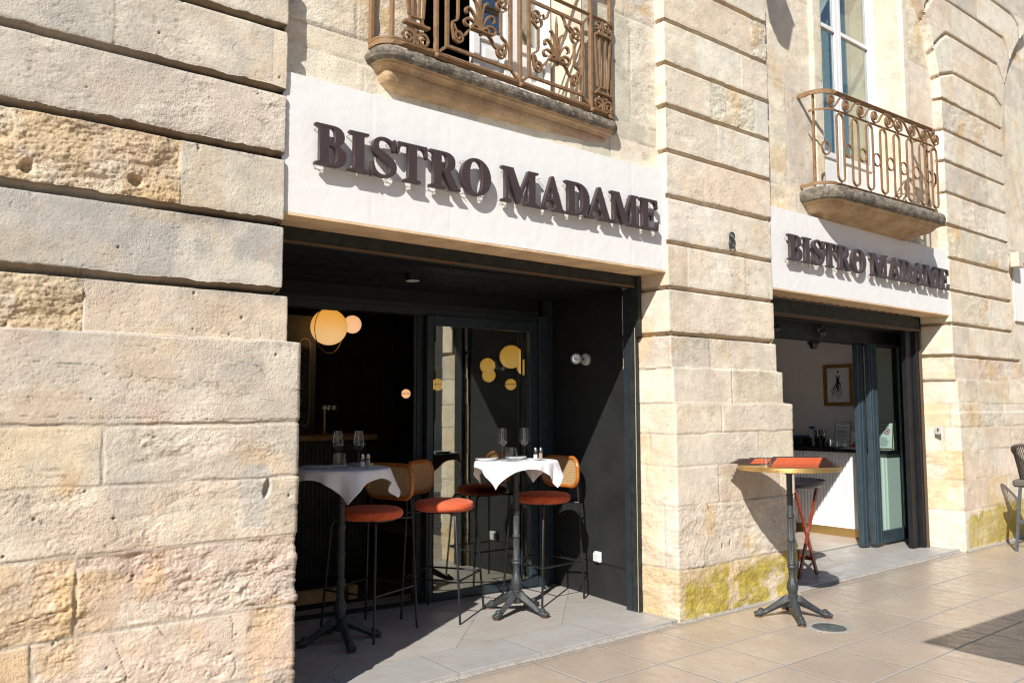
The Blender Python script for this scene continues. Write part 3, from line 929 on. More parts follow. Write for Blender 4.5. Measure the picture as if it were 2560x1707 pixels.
# window surrounds and reveals
def reveal(x, y0, y1, z0, z1, side, seed, parent=None):
    ys = np.arange(y0, y1+.005, .014); zs = np.arange(z0, z1, .02)
    Y, Z = np.meshgrid(ys, zs)
    cs = rcourses([9.0, 5.2, 4.6, 4.1], 0, 1, seed, ['light', 'cream'], 0)
    h, _, col, ro = stone_eval(Y, Z, [(c[0], [(99, 'light' if i % 2 else 'cream', .1)]) for i, c in enumerate(cs)], seed, 99, [], joints_w=0, fine=.4, soot=.2)
    P = np.stack([x+side*h, Y, Z], -1)
    o = grid_obj('window_reveal', P, M_['stone'], None, dict(Col=col, Rough=ro)); return bp_(o)
def surround(x0, x1, y, z0, z1, seed):
    """raised moulded band round the window, a real stepped profile"""
    prof = [(x0, 3.975), (x0, y), (x0+.02, y-.012), (x1-.05, y-.012), (x1-.035, y+.01), (x1-.02, y+.022), (x1, y+.03), (x1, 3.99)]
    pts = []
    for (a, b), (c, d) in zip(prof[:-1], prof[1:]):
        n = max(1, int(math.hypot(c-a, d-b)/.012))
        for i in range(n): pts.append((a+(c-a)*i/n, b+(d-b)*i/n))
    pts.append(prof[-1]); pts = np.array(pts)
    zs = np.arange(z0, z1, .016)
    U = np.broadcast_to(pts[:, 0], (len(zs), len(pts))); Y = np.broadcast_to(pts[:, 1], U.shape); Z = np.broadcast_to(zs[:, None], U.shape)
    h, _, col, ro = stone_eval(U+Y*.7, Z, [(9, [(99, 'light', .1)]), (5.1, [(99, 'cream', .15)]), (4.5, [(99, 'light', .1)]), (3.95, [(99, 'cream', .1)])], seed, 99, [], joints_w=.005, fine=.5, soot=.3)
    o = grid_obj('window_surround', np.stack([U, Y-h, Z], -1), M_['stone'], None, dict(Col=col, Rough=ro)); return bp_(o)
surround(W2[0]-.19, W2[0], 3.945, 3.44, 6.6, 51)
def mirrorx(o, xm):
    me = o.data; n = len(me.vertices); co = np.zeros(n*3, dtype=np.float32); me.vertices.foreach_get('co', co)
    co = co.reshape(-1, 3); co[:, 0] = 2*xm-co[:, 0]; me.vertices.foreach_set('co', co.reshape(-1)); me.flip_normals(); me.update()
s2 = surround(W2[0]-.19, W2[0]-.02, 3.945, 3.44, 6.6, 52); mirrorx(s2, (W2[0]+W2[1])/2-.01)
reveal(W2[1], 3.96, 4.50, 3.44, 6.6, -1, 53); reveal(W2[0], 3.96, 4.50, 3.44, 6.6, 1, 54)
reveal(W1[1], 3.96, 4.50, 3.50, 6.6, -1, 55); reveal(W1[0], 3.96, 4.50, 3.50, 6.6, 1, 56)
mb = MB(); mb.box(W1[0]-.01, W1[1]+.01, 3.978, 4.6, 3.36, 3.502); bpart('window_sill', mb, M_['soffit'])
mb = MB(); mb.box(W2[0]-.18, W2[1]+.16, 3.978, 4.6, 3.30, 3.442)
bpart('window_sill', mb, M_['soffit'])
# solid wall mass behind (closes the building, blocks light)
for bx in ((-3.0, 1.50, 4.34, 4.9), (-6.0, -.9, 3.88, 4.3), (10.75, 14.0, 4.05, 4.4)):
    mb = MB(); mb.box(*bx, 0, 8.2); bpart('rear_masonry', mb, M_['corbel'])
# ------------------------------------------------------------ ground
mb = MB()
mb.add([(-60, -60, 0), (60, -60, 0), (60, 3.862, 0), (-60, 3.862, 0)], [(0, 1, 2, 3)])
mb.add([(-60, 3.862, 0), (60, 3.862, 0), (60, 5.0, -.02), (-60, 5.0, -.02)], [(0, 1, 2, 3)])
tag(mb.build('pavement', M_['paving']), kind='structure')
Z0 = .025
mb = MB(); mb.box(1.55, 4.56, 3.868, 4.28, -.03, Z0)
o = mb.build('threshold_slabs', M_['band_tile'], bevel=.003); tag(o, kind='structure')
mb = MB(); mb.box(1.0, 4.9, 4.2805, 5.75, -.03, Z0-.0006)
tag(mb.build('recess_floor', M_['niche_tile']), kind='structure')
mb = MB(); mb.box(5.9, 9.15, 3.905, 4.28, -.03, Z0)
tag(mb.build('threshold_slabs', M_['band_tile'], bevel=.003), kind='structure')
mb = MB(); mb.box(5.85, 9.7, 4.2805, 4.715, -.03, Z0-.0006)
tag(mb.build('recess_floor', M_['niche_tile']), kind='structure')
# rough mortar bead where the slabs meet the paving
for (xa, xb, yy) in ((1.62, 4.46, 3.862), (5.98, 9.05, 3.898), (-.9, 1.69, 3.846), (4.50, 5.99, 3.846), (9.08, 13.0, 3.850)):
    xs = np.arange(xa, xb, .012); prof = np.linspace(0, 1, 7)
    n = fbm(xs, xs*0, 9, 4, 333); n2 = fbm(xs, xs*0, 30, 3, 334)
    P = np.zeros((len(prof), len(xs), 3))
    for i, t in enumerate(prof):
        P[i, :, 0] = xs
        P[i, :, 1] = yy+.006-(.030+.014*n)*(1-t)
        P[i, :, 2] = .0015+(.010+.006*n2+.005*n)*math.sin(PI*.5*t)
    o = grid_obj('mortar_bead', P, M_['mortar'])
    tag(o, kind='structure')

# ------------------------------------------------------------ fascias
def fascia(x0, x1, z0, z1, y, seed, lab):
    d = .012
    xs = np.arange(x0, x1+d*.5, d); xs[-1] = x1; zs = np.arange(z0, z1+d*.5, d); zs[-1] = z1
    U, Z = np.meshgrid(xs, zs)
    h = .0016*fbm(U, Z, 1.6, 3, seed)+.0010*fbm(U, Z, 22, 4, seed+1)
    for k in range(1, 6):
        xx = x0+k*(x1-x0)/5.7; h -= .0016*np.exp(-((U-xx)/.004)**2)
    P = np.stack([U, y-h, Z], -1)
    o = bp_(grid_obj('fascia_panel', P, M_['render'])); o['label'] = lab
    mb = MB()   # edges, top ledge and end
    mb.box(x0+.001, x1-.001, y+.004, 4.30, z1-.03, z1-.001)
    mb.box(x0, x1, y+.004, y+.02, z0, z1-.031)
    bpart('fascia_backing', mb, M_['render'])
    return o
fascia(1.585, 4.515, 2.500, 3.232, 3.900, 61, 'white rendered fascia over the large recess')
fascia(5.815, 9.085, 2.497, 3.185, 3.900, 62, 'white rendered fascia over the small recess')
fascia(10.86, 13.5, 2.55, 3.30, 3.900, 63, 'white rendered fascia cut off by the right edge')
mb = MB()
mb.box(1.56, 4.54, 3.9005, 4.16, 2.486, 2.4995)
bpart('soffit', mb, M_['soffit'])
mb = MB()
mb.box(5.79, 9.10, 3.9005, 4.16, 2.483, 2.4965)
bpart('soffit', mb, M_['soffit'])

# ------------------------------------------------------------ large recess (its inner part is turned 6 degrees)
TH = math.radians(6.0)
K1 = Vector((4.622, 5.281, 0))
ea = Vector((-math.cos(TH), math.sin(TH), 0)); eb = Vector((-math.sin(TH), -math.cos(TH), 0))
RT = Matrix((( -ea.x, -eb.x, 0, K1.x), (-ea.y, -eb.y, 0, K1.y), (0, 0, 1, 0), (0, 0, 0, 1)))
# in RT space: x runs right along the glazing (0 at the corner, negative to the left), y runs inward (0 at the glazing)
def rbox(mb, a0, a1, b0, b1, z0, z1, b=0): return mb.box(a0, a1, b0, b1, z0, z1, b, T=RT)
CE = 2.42
mb = MB(); rbox(mb, 0.0, .06, -.955, .30, 0, CE); bpart('recess_wall', mb, M_['blackwall'])
mb = MB(); rbox(mb, -.004, .0, -.950, -.002, .295, .300); bpart('panel_joint', mb, M_['black'])
mb = MB(); rbox(mb, -3.4, .05, -1.02, .02, CE, CE+.05)
for b0 in (-.80, -.52, -.24): rbox(mb, -3.3, -.002, b0-.004, b0+.004, CE-.006, CE-.0005)
bpart('recess_ceiling', mb, M_['black'])
mb = MB(); rbox(mb, -3.4, -3.34, -1.0, .05, 0, CE); bpart('recess_wall', mb, M_['blackwall'])
mb = MB(); rbox(mb, -3.30, -.166, -.01, .12, 2.3255, CE-.001); bpart('recess_bulkhead', mb, M_['black'])
# painted steel beam and shutter box under the soffit
mb = MB()
mb.box(1.60, 4.44, 4.150, 4.163, 2.405, 2.4855); mb.box(1.60, 4.44, 4.164, 4.22, 2.400, 2.404)
mb.box(1.60, 4.44, 4.23, 4.30, 2.425, 2.4855)
bm_ = bpart('shutter_beam', mb, M_['iron_beam'])
mb = MB(); mb.box(1.60, 4.43, 4.142, 4.1495, 2.394, 2.409); bpart('beam_edge', mb, M_['rusty'])
mb = MB()
mb.box(4.458, 4.487, 4.165, 4.23, Z0, 2.4845); mb.box(4.452, 4.487, 4.13, 4.1645, 2.03, 2.4845)
bpart('shutter_guide', mb, M_['iron_beam'])
mb = MB()
mb.box(4.455, 4.480, 4.231, 4.29, Z0, 2.40); bpart('shutter_guide', mb, M_['frame_dark'])
mb = MB(); mb.box(4.4545, 4.4575, 4.170, 4.173, Z0, 2.10); bpart('guide_seal', mb, M_['cream_plastic'])
# glazing front: header, post, fixed leaf
mb = MB(); rbox(mb, -3.30, -.166, -.012, .10, 2.235, 2.325)
rbox(mb, -3.30, -.166, -.022, -.0125, 2.272, 2.284); rbox(mb, -3.30, -.166, -.022, -.0125, 2.304, 2.316)
bpart('glazing_header', mb, M_['frame_dark'])
mb = MB(); rbox(mb, -.164, -.078, -.03, .08, Z0, 2.285, .003); rbox(mb, -.0745, -.004, .01, .06, Z0, 2.419); bpart('glazing_post', mb, M_['frame_mid'])
leaf = empty('sliding_glass_door', tuple(RT @ Vector((-.70, -.012, Z0))), -TH+math.radians(1.8), 'dark framed sliding glass door closed behind the middle stool and mirroring the street', 'glass door')
def lbox(mb, a0, a1, b0, b1, z0, z1, b=0): return mb.box(a0+.70, a1+.70, b0+.01, b1+.01, z0-Z0, z1-Z0, b)
mb = MB()
lbox(mb, -1.228, -1.172, -.020, .035, .032, 2.233, .003); lbox(mb, -.246, -.168, -.020, .035, .032, 2.233, .003)
lbox(mb, -1.1715, -.2465, -.020, .035, 2.150, 2.233, .003); lbox(mb, -1.1715, -.2465, -.020, .035, .032, .094, .003)
lbox(mb, -.3150, -.3085, .004, .026, .0945, 2.149)
part('frame', mb, M_['frame_mid'], leaf)
mb = MB(); mb.box(-.426, .426, -.003, .003, .0945-Z0, 2.149-Z0, T=Matrix.Translation((-.0435, .016, 0)) @ Matrix.Rotation(math.radians(4.2), 4, 'Z')); part('pane', mb, M_['door_glass'], leaf)
mb = MB(); lbox(mb, -.308, -.247, .006, .012, .0945, 2.1495); part('side_pane', mb, M_['door_glass'], leaf)
leaf2 = empty('sliding_glass_door', tuple(RT @ Vector((-1.6, .03, Z0))), -TH, 'open edge post of the second sliding door, seen against the dark interior', 'glass door')
mb = MB(); mb.box(.318, .372, 0, .05, 0, 2.218, .003); mb.box(.296, .3175, .01, .03, 0, 2.218); part('stile', mb, M_['frame_dark'], leaf2)
mb = MB()
rbox(mb, -3.3, -.16, -.025, .06, .0255, .031)
for b0 in (-.018, -.002, .014, .03, .046): rbox(mb, -3.3, -1.21, b0, b0+.004, .0312, .041)
bpart('door_track', mb, M_['frame_dark'])

# ------------------------------------------------------------ dark dining room behind
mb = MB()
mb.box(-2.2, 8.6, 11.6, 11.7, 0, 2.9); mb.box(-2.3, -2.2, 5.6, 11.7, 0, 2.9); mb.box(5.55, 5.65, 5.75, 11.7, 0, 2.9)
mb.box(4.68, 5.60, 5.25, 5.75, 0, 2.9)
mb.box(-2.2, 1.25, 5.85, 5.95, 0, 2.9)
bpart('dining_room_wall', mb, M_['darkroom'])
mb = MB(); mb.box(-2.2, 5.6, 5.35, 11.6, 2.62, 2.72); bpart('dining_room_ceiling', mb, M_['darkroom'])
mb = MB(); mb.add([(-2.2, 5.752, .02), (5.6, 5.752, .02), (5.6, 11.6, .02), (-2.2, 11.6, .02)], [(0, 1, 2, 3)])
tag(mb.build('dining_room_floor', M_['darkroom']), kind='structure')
mb = MB()
for k in range(7): mb.box(3.85+k*.30, 4.10+k*.30, 9.6, 9.62, .3, 2.3)
mb.box(3.7, 5.55, 9.62, 9.70, 0, 2.62)
bpart('dining_room_panelling', mb, M_['darkgreen'])
# counter with fluted front and beer tap
bar = empty('bar_counter', (2.9, 6.95, .02), 0, 'dim fluted bar counter with pale top inside the dining room', 'counter')
mb = MB(); mb.box(-1.3, .80, -.25, .35, 1.20, 1.245, .004); part('counter_top', mb, M_['woodtop'], bar)
mb = MB()
mb.box(-1.25, .75, -.14, .3, 0, 1.1995)
for k in range(50): mb.tube([(-1.23+k*.04, -.142, .05), (-1.23+k*.04, -.142, 1.19)], .014, 6)
part('fluted_front', mb, M_['darkgreen'], bar)
tap = empty('beer_tap', (3.262, 6.90, 1.266), 0, 'slim brass beer tap with round badges on the dim bar counter', 'beer tap')
mb = MB(); mb.lathe([(.03, 0), (.032, .01), (.014, .02), (.013, .19), (.02, .2), (.02, .215), (0, .22)], 16); part('column', mb, M_['brass'], tap)
mb = MB(); mb.tube([(-.05, 0, .225), (.12, 0, .225)], .010, 10); part('crossbar', mb, M_['leg'], tap)
for k, mt in enumerate(('china', 'silver', 'china', 'frame_blue')):
    mb = MB(); x = (-.01, .035, .085, .112)[k]
    mb.lathe([(0, 0), (.022, 0), (.022, .006), (0, .008)], 18, T=Matrix.Translation((x, -.02, .245)) @ Matrix.Rotation(PI/2, 4, 'X')); part('badge', mb, M_[mt], tap)
mir = empty('wall_mirror', (3.21, 7.2, 1.25), 0, 'tall pill-shaped mirror on a pale panel behind the bar, half hidden by the near pier', 'mirror')
mb = MB(); mb.box(-.28, .10, 0, .04, 0, 1.13, .006); part('panel', mb, simple('grey_green_panel', (.085, .085, .075), .6), mir)
def pill(w, h, n=16):
    r = w/2; P = []
    for i in range(n+1): a = PI*i/n; P.append((r*math.cos(a), h/2-r+r*math.sin(a)))
    for i in range(n+1): a = PI+PI*i/n; P.append((r*math.cos(a), -h/2+r+r*math.sin(a)))
    return P
mb = MB(); mb.tube([(x-.02, -.006, z+.50) for x, z in pill(.105, .82)], .005, 6, closed=True); part('rim', mb, M_['brass'], mir)
mb = MB(); mb.prism([(x-.02, z+.50) for x, z in pill(.10, .81)], -.004, -.001); part('mirror_glass', mb, M_['counter_black'], mir)

# pendant globes
def pendant(x, y, z, r, ring, m, lab, top=2.62):
    t = empty('pendant_lamp', (x, y, z), 0, lab, 'pendant lamp', 'glowing globe lamps in the dining room')
    mb = MB(); mb.sphere((0, 0, 0), r, 20); part('globe', mb, M_[m], t)
    mb = MB(); mb.tube([(0, 0, r), (0, 0, top-z)], .006, 6); part('cord', mb, M_['leg'], t)
    if ring:
        mb = MB(); mb.tube([(ring*math.cos(a), 0, ring*math.sin(a)) for a in [2*PI*i/48 for i in range(48)]], .004, 6, closed=True, T=Matrix.Rotation(.5, 4, 'Z') @ Matrix.Translation((0, 0, -.03))); part('ring', mb, M_['brass'], t)
    return t
pendant(3.340, 7.0, 2.262, .170, .215, 'globe', 'largest amber globe pendant inside a thin brass ring, at the top left of the doorway')
pendant(3.965, 7.75, 2.388, .095, 0, 'globe2', 'peach globe pendant tucked behind the ringed amber globe')
pendant(4.919, 6.25, 2.005, .114, 0, 'globe', 'large globe pendant seen through the sliding door above the two wine glasses')
pendant(4.52, 6.1, 1.90, .071, 0, 'globe', 'small upper globe of the cluster seen through the sliding door')
pendant(4.795, 6.45, 1.828, .067, 0, 'globe', 'lowest globe of the cluster seen through the sliding door')
pendant(5.254, 6.45, 1.921, .082, 0, 'globe', 'globe pendant cut by the right stile of the sliding door')
def sconce(x, y, z, r, m, lab):
    t = empty('wall_sconce', (x, y, z), 0, lab, 'wall lamp', 'small banded globe sconces in the dining room')
    mb = MB(); mb.sphere((0, 0, 0), r, 16); part('globe', mb, M_[m], t)
    mb = MB(); mb.tube([((r+.001)*math.cos(a), (r+.001)*math.sin(a), 0) for a in [2*PI*i/32 for i in range(32)]], .004, 5, closed=True); mb.box(-.02, .02, r*.6, .3, -.02, .02); part('band', mb, M_['leg'], t)
sconce(5.075, 8.5, 1.681, .055, 'globe2', 'peach banded globe sconce glowing beside the open door post')
sconce(4.942, 7.6, 1.767, .067, 'globe', 'banded globe sconce at the left edge of the sliding door glass')
sconce(5.189, 6.6, 1.748, .058, 'globe', 'banded globe sconce low on the right of the sliding door glass')
for (x, y, lab) in ((4.87, 8.8, 'recessed spot glowing in the dark ceiling right of the globes'), (4.0, 9.4, 'recessed spot glowing in the dark ceiling below the brass ring')):
    t = empty('recessed_spot', (x, y, 2.62), 0, lab, 'ceiling light')
    mb = MB(); mb.lathe([(0, -.012), (.045, -.012), (.045, -.002)], 20); part('lens', mb, M_['downlight'], t)
    mb = MB(); mb.lathe([(.0455, -.013), (.06, -.010), (.06, 0)], 20); part('rim', mb, M_['leg'], t)
# pine boards on the floor behind the doorway
for (x, y, w, d, h, a, lab) in ((2.62, 5.90, .62, .05, .10, -.10, 'long raw pine board lying behind the doorway track'), (3.02, 5.86, .075, .09, .105, -.05, 'short pine block on end beside the long board')):
    t = empty('pine_board', (x, y, .032), a, lab, 'board')
    mb = MB(); mb.box(-w/2, w/2, -d/2, d/2, 0, h, .003); part('timber', mb, M_['crate'], t)
    for k in (-1, 1):
        mb = MB(); mb.lathe([(0.0001, 0), (.004, 0), (0.0001, .002)][::-1], 8, T=Matrix.Translation((k*(w/2-.02), -d/2, h*.7)) @ Matrix.Rotation(PI/2, 4, 'X')); part('screw', mb, M_['leg'], t)

# recess fittings
t = empty('ceiling_downlight', (2.885, 4.759, CE), 0, 'small round white downlight under the black recess ceiling', 'ceiling light')
mb = MB(); mb.lathe([(.050, 0), (.050, -.045), (.046, -.047)][::-1], 28); part('housing', mb, M_['leg'], t)
mb = MB(); mb.lathe([(0, -.0495), (.046, -.0485), (.048, -.044)], 28); part('diffuser', mb, M_['white_plastic'], t)
# white ball spot on the black side wall
wp = RT @ Vector((0, -.470, 1.898))
t = empty('wall_spotlight', tuple(wp), -TH, 'white eyeball spotlight fixed to the black side wall', 'wall lamp')
mb = MB(); mb.lathe([(0, -.028), (.044, -.028), (.050, -.020), (.050, 0)], 28, T=Matrix.Rotation(PI/2, 4, 'Y')); part('base', mb, M_['white_plastic'], t)
mb = MB(); mb.tube([(-.026, 0, 0), (-.075, .02, 0)], .006, 8); part('stem', mb, M_['leg'], t)
BTm = Matrix.Translation((-.098, .028, .004)) @ Matrix.Rotation(math.radians(68), 4, 'Z') @ Matrix.Rotation(math.radians(96), 4, 'X')
mb = MB()
mb.lathe([(0.0001, -.046), (.020, -.042), (.034, -.032), (.043, -.016), (.046, 0), (.044, .014), (.036, .028), (.031, .033)], 28, T=Matrix.Translation((-.098, .012, .004)) @ Matrix.Rotation(math.radians(-35), 4, 'Z') @ Matrix.Rotation(PI/2, 4, 'X')); part('ball', mb, M_['white_plastic'], t)
mb = MB()
mb.lathe([(.031, .0332), (.031, .036), (.024, .037), (.021, .026), (0, .024)], 24, T=Matrix.Translation((-.098, .012, .004)) @ Matrix.Rotation(math.radians(-35), 4, 'Z') @ Matrix.Rotation(PI/2, 4, 'X')); part('lens', mb, M_['silver'], t)
wp = RT @ Vector((0, -.608, .34))
t = empty('wall_socket', tuple(wp), -TH, 'white weatherproof power socket low on the black side wall', 'socket')
mb = MB(); mb.box(-.028, 0, -.040, .040, -.040, .044, .008); part('box', mb, M_['white_plastic'], t)
mb = MB(); mb.box(-.040, -.0285, -.034, .034, -.033, .034, .006); part('flap', mb, M_['white_plastic'], t)

# ------------------------------------------------------------ small recess
mb = MB(); mb.box(5.6, 9.7, 4.30, 4.72, 2.3255, 2.37); bpart('recess_ceiling', mb, M_['black'])
mb = MB(); mb.box(5.7, 9.75, 4.44, 4.70, 2.192, 2.325)
mb.box(5.7, 8.30, 4.425, 4.439, 2.185, 2.200)
bpart('glazing_header', mb, M_['black'])
mb = MB()
mb.box(6.0, 8.93, 4.150, 4.163, 2.345, 2.468); mb.box(6.0, 8.93, 4.23, 4.30, 2.34, 2.482)
bpart('shutter_beam', mb, M_['iron_beam'])
mb = MB(); mb.box(6.0, 8.92, 4.138, 4.1495, 2.325, 2.347); mb.box(6.0, 8.92, 4.150, 4.22, 2.325, 2.333); bpart('beam_edge', mb, M_['rusty'])
mb = MB()      # folded lattice above the beam
for k in range(19):
    x = 6.15+k*.145
    mb.tube([(x, 4.145, 2.470), (x+.07, 4.125, 2.481)], .004, 5); mb.tube([(x+.07, 4.125, 2.481), (x+.13, 4.145, 2.470)], .004, 5)
bpart('shutter_lattice', mb, M_['rusty'])
mb = MB()
mb.box(8.845, 8.905, 4.17, 4.30, Z0, 2.482); mb.box(8.700, 8.8445, 4.21, 4.26, Z0, 2.3445)
bpart('shutter_guide', mb, M_['black'])
mb = MB(); mb.box(8.9055, 8.93, 4.15, 4.20, Z0, 2.482); bpart('guide_edge', mb, M_['rusty'])
mb = MB(); mb.box(9.40, 9.46, 4.30, 4.72, Z0, 2.325); mb.box(8.95, 9.40, 4.30, 4.33, Z0, 2.325); bpart('recess_wall', mb, M_['blackwall'])
mb = MB(); mb.box(5.72, 5.78, 4.33, 4.72, Z0, 2.325); bpart('recess_wall', mb, M_['blackwall'])
# open double stile and the tinted leaf
leaf = empty('sliding_glass_door', (8.512, 4.50, Z0+.02), 0, 'blue-grey framed door leaf with green tinted glass at the small recess', 'glass door')
mb = MB()
mb.box(-.105, .045, -.035, .02, .02, 2.166, .004); mb.box(-.085, -.045, -.048, -.0355, .02, 2.166, .003); mb.box(-.005, .035, -.044, -.0355, .02, 2.166, .003)
mb.box(.0455, .83, -.015, .02, .012, .140, .003); mb.box(.60, .66, -.01, .02, .1405, 2.166, .003)
mb.box(.0455, .5995, -.012, .018, 2.140, 2.166)
part('frame', mb, M_['frame_blue'], leaf)
mb = MB(); mb.box(.0455, .5995, .0, .006, .1405, 2.1395); part('pane', mb, M_['green_glass'], leaf)
mb = MB(); mb.box(.665, .675, -.012, -.008, .16, 2.13); part('seal', mb, M_['white_plastic'], leaf)
leaf2 = empty('folded_door_stile', (8.405, 4.585, Z0), 0, 'blue-grey folded door stile next to the white fluted counter', 'door stile')
mb = MB(); mb.box(-.075, .055, -.03, .03, .012, 2.166, .004); mb.box(-.035, .02, -.045, -.0305, .012, 2.166, .003); part('stile', mb, M_['frame_blue'], leaf2)
mb = MB()
rn = random.Random(4)
for k in range(26): mb.sphere((.0585+.001, -.047, .1+k*.08), .0030, 4)
part('studs', mb, M_['white_plastic'], leaf2)
# room
mb = MB(); mb.add([(5.0, 4.716, .0245), (9.6, 4.716, .0245), (9.6, 10.2, .0245), (5.0, 10.2, .0245)], [(0, 1, 2, 3)])
tag(mb.build('bar_room_floor', M_['room_floor']), kind='structure')
mb = MB(); mb.box(5.66, 8.8, 4.722, 4.742, .02, .034, .003); bpart('door_track', mb, M_['silver'])
mb = MB(); mb.box(9.50, 9.6, 4.38, 10.2, 0, 2.9); mb.box(5.0, 9.6, 10.2, 10.3, 0, 2.9); mb.box(5.70, 5.80, 4.75, 10.2, 0, 2.9); bpart('bar_room_wall', mb, M_['roomwall'])
mb = MB(); mb.box(5.66, 9.6, 4.71, 10.2, 2.62, 2.72); bpart('bar_room_ceiling', mb, M_['roomwall'])
mb = MB(); mb.box(5.8, 9.5, 6.35, 6.75, 2.05, 2.62); bpart('ceiling_beam', mb, M_['roomwall'])
ct = empty('service_counter', (9.15, 5.66, .0245), 0, 'white fluted service counter with black top and gilt kickboard', 'counter')
mb = MB(); mb.box(-.29, .335, -1.12, 1.6, .965, 1.005, .003); part('counter_top', mb, M_['counter_black'], ct)
mb = MB()
# one continuous scalloped sheet
ys = np.arange(-1.085, 1.55, .0035); fl = .0085*np.abs(np.sin(PI*(ys/.042)))
P = np.zeros((2, len(ys), 3)); P[:, :, 0] = -.235-fl; P[:, :, 1] = ys; P[0, :, 2] = .098; P[1, :, 2] = .9645
grid_obj('fluted_front', P, M_['fluted'], ct, flip=True)
mb.box(-.23, .33, -1.085, 1.55, 0, .9645); part('body', mb, M_['fluted'], ct)
mb = MB(); mb.box(-.243, -.2305, -1.085, 1.55, .0, .0975); part('kickboard', mb, M_['brass'], ct)

# picture on the far wall
t = empty('framed_drawing', (9.495, 5.452, 1.787), -PI/2, 'gilt framed ink drawing of a dressed figure on the white wall', 'picture')
w, h = .385, .515
mb = MB()
for (s_, d_, t_) in ((.0, .030, .026), (.026, .020, .018)):
    a, b = w/2-s_, h/2-s_
    mb.box(-a, a, -d_, 0, b-t_, b, .004); mb.box(-a, a, -d_, 0, -b, -b+t_, .004)
    mb.box(-a, -a+t_, -d_, 0, -b+t_, b-t_, .004); mb.box(a-t_, a, -d_, 0, -b+t_, b-t_, .004)
part('frame', mb, M_['gilt'], t)
mb = MB(); mb.box(-w/2+.040, w/2-.040, -.008, -.002, -h/2+.040, h/2-.040); part('sheet', mb, M_['paper'], t)
mb = MB()
def stroke(pts, w0, w1, y=-.0095):
    n = len(pts)
    for i in range(n-1):
        (ax, az), (bx, bz) = pts[i], pts[i+1]
        L = math.hypot(bx-ax, bz-az) or 1; px, pz = -(bz-az)/L, (bx-ax)/L
        wa, wb = w0+(w1-w0)*i/(n-1), w0+(w1-w0)*(i+1)/(n-1)
        k = y-.00004*len(mb.f)*.2
        mb.add([(ax-px*wa, k, az-pz*wa), (ax+px*wa, k, az+pz*wa), (bx+px*wb, k, bz+pz*wb), (bx-px*wb, k, bz-pz*wb)], [(0, 1, 2, 3)])
rn = random.Random(12)
mb.lathe([(0, 0), (.013, 0)], 12, T=Matrix.Translation((.0, -.010, .165)) @ Matrix.Rotation(PI/2, 4, 'X'))
stroke([(0, .150), (0, .135)], .003, .003); stroke([(-.022, .118), (0, .10), (.026, .122)], .002, .002)
stroke([(-.018, .12), (-.012, .085), (-.014, .055)], .006, .014); stroke([(.02, .11), (.010, .08), (-.002, .05)], .006, .012)
for k in range(26):
    x1 = rn.uniform(-.085, .05); z1 = rn.uniform(-.185, -.03); bend = rn.uniform(-.02, .02)
    stroke([(rn.uniform(-.016, .012), .06), (x1*.35+bend, .0), (x1*.8+bend, z1*.6), (x1, z1)], rn.uniform(.0015, .005), .0006)
for k in range(5):
    stroke([(-.06-k*.008, .01-k*.02), (-.085-k*.004, -.05-k*.01), (-.075, -.12)], .0012, .0008)
stroke([(.0, .03), (.035, .02), (.02, -.01), (.04, -.03)], .005, .002)
part('ink_figure', mb, M_['ink'], t)

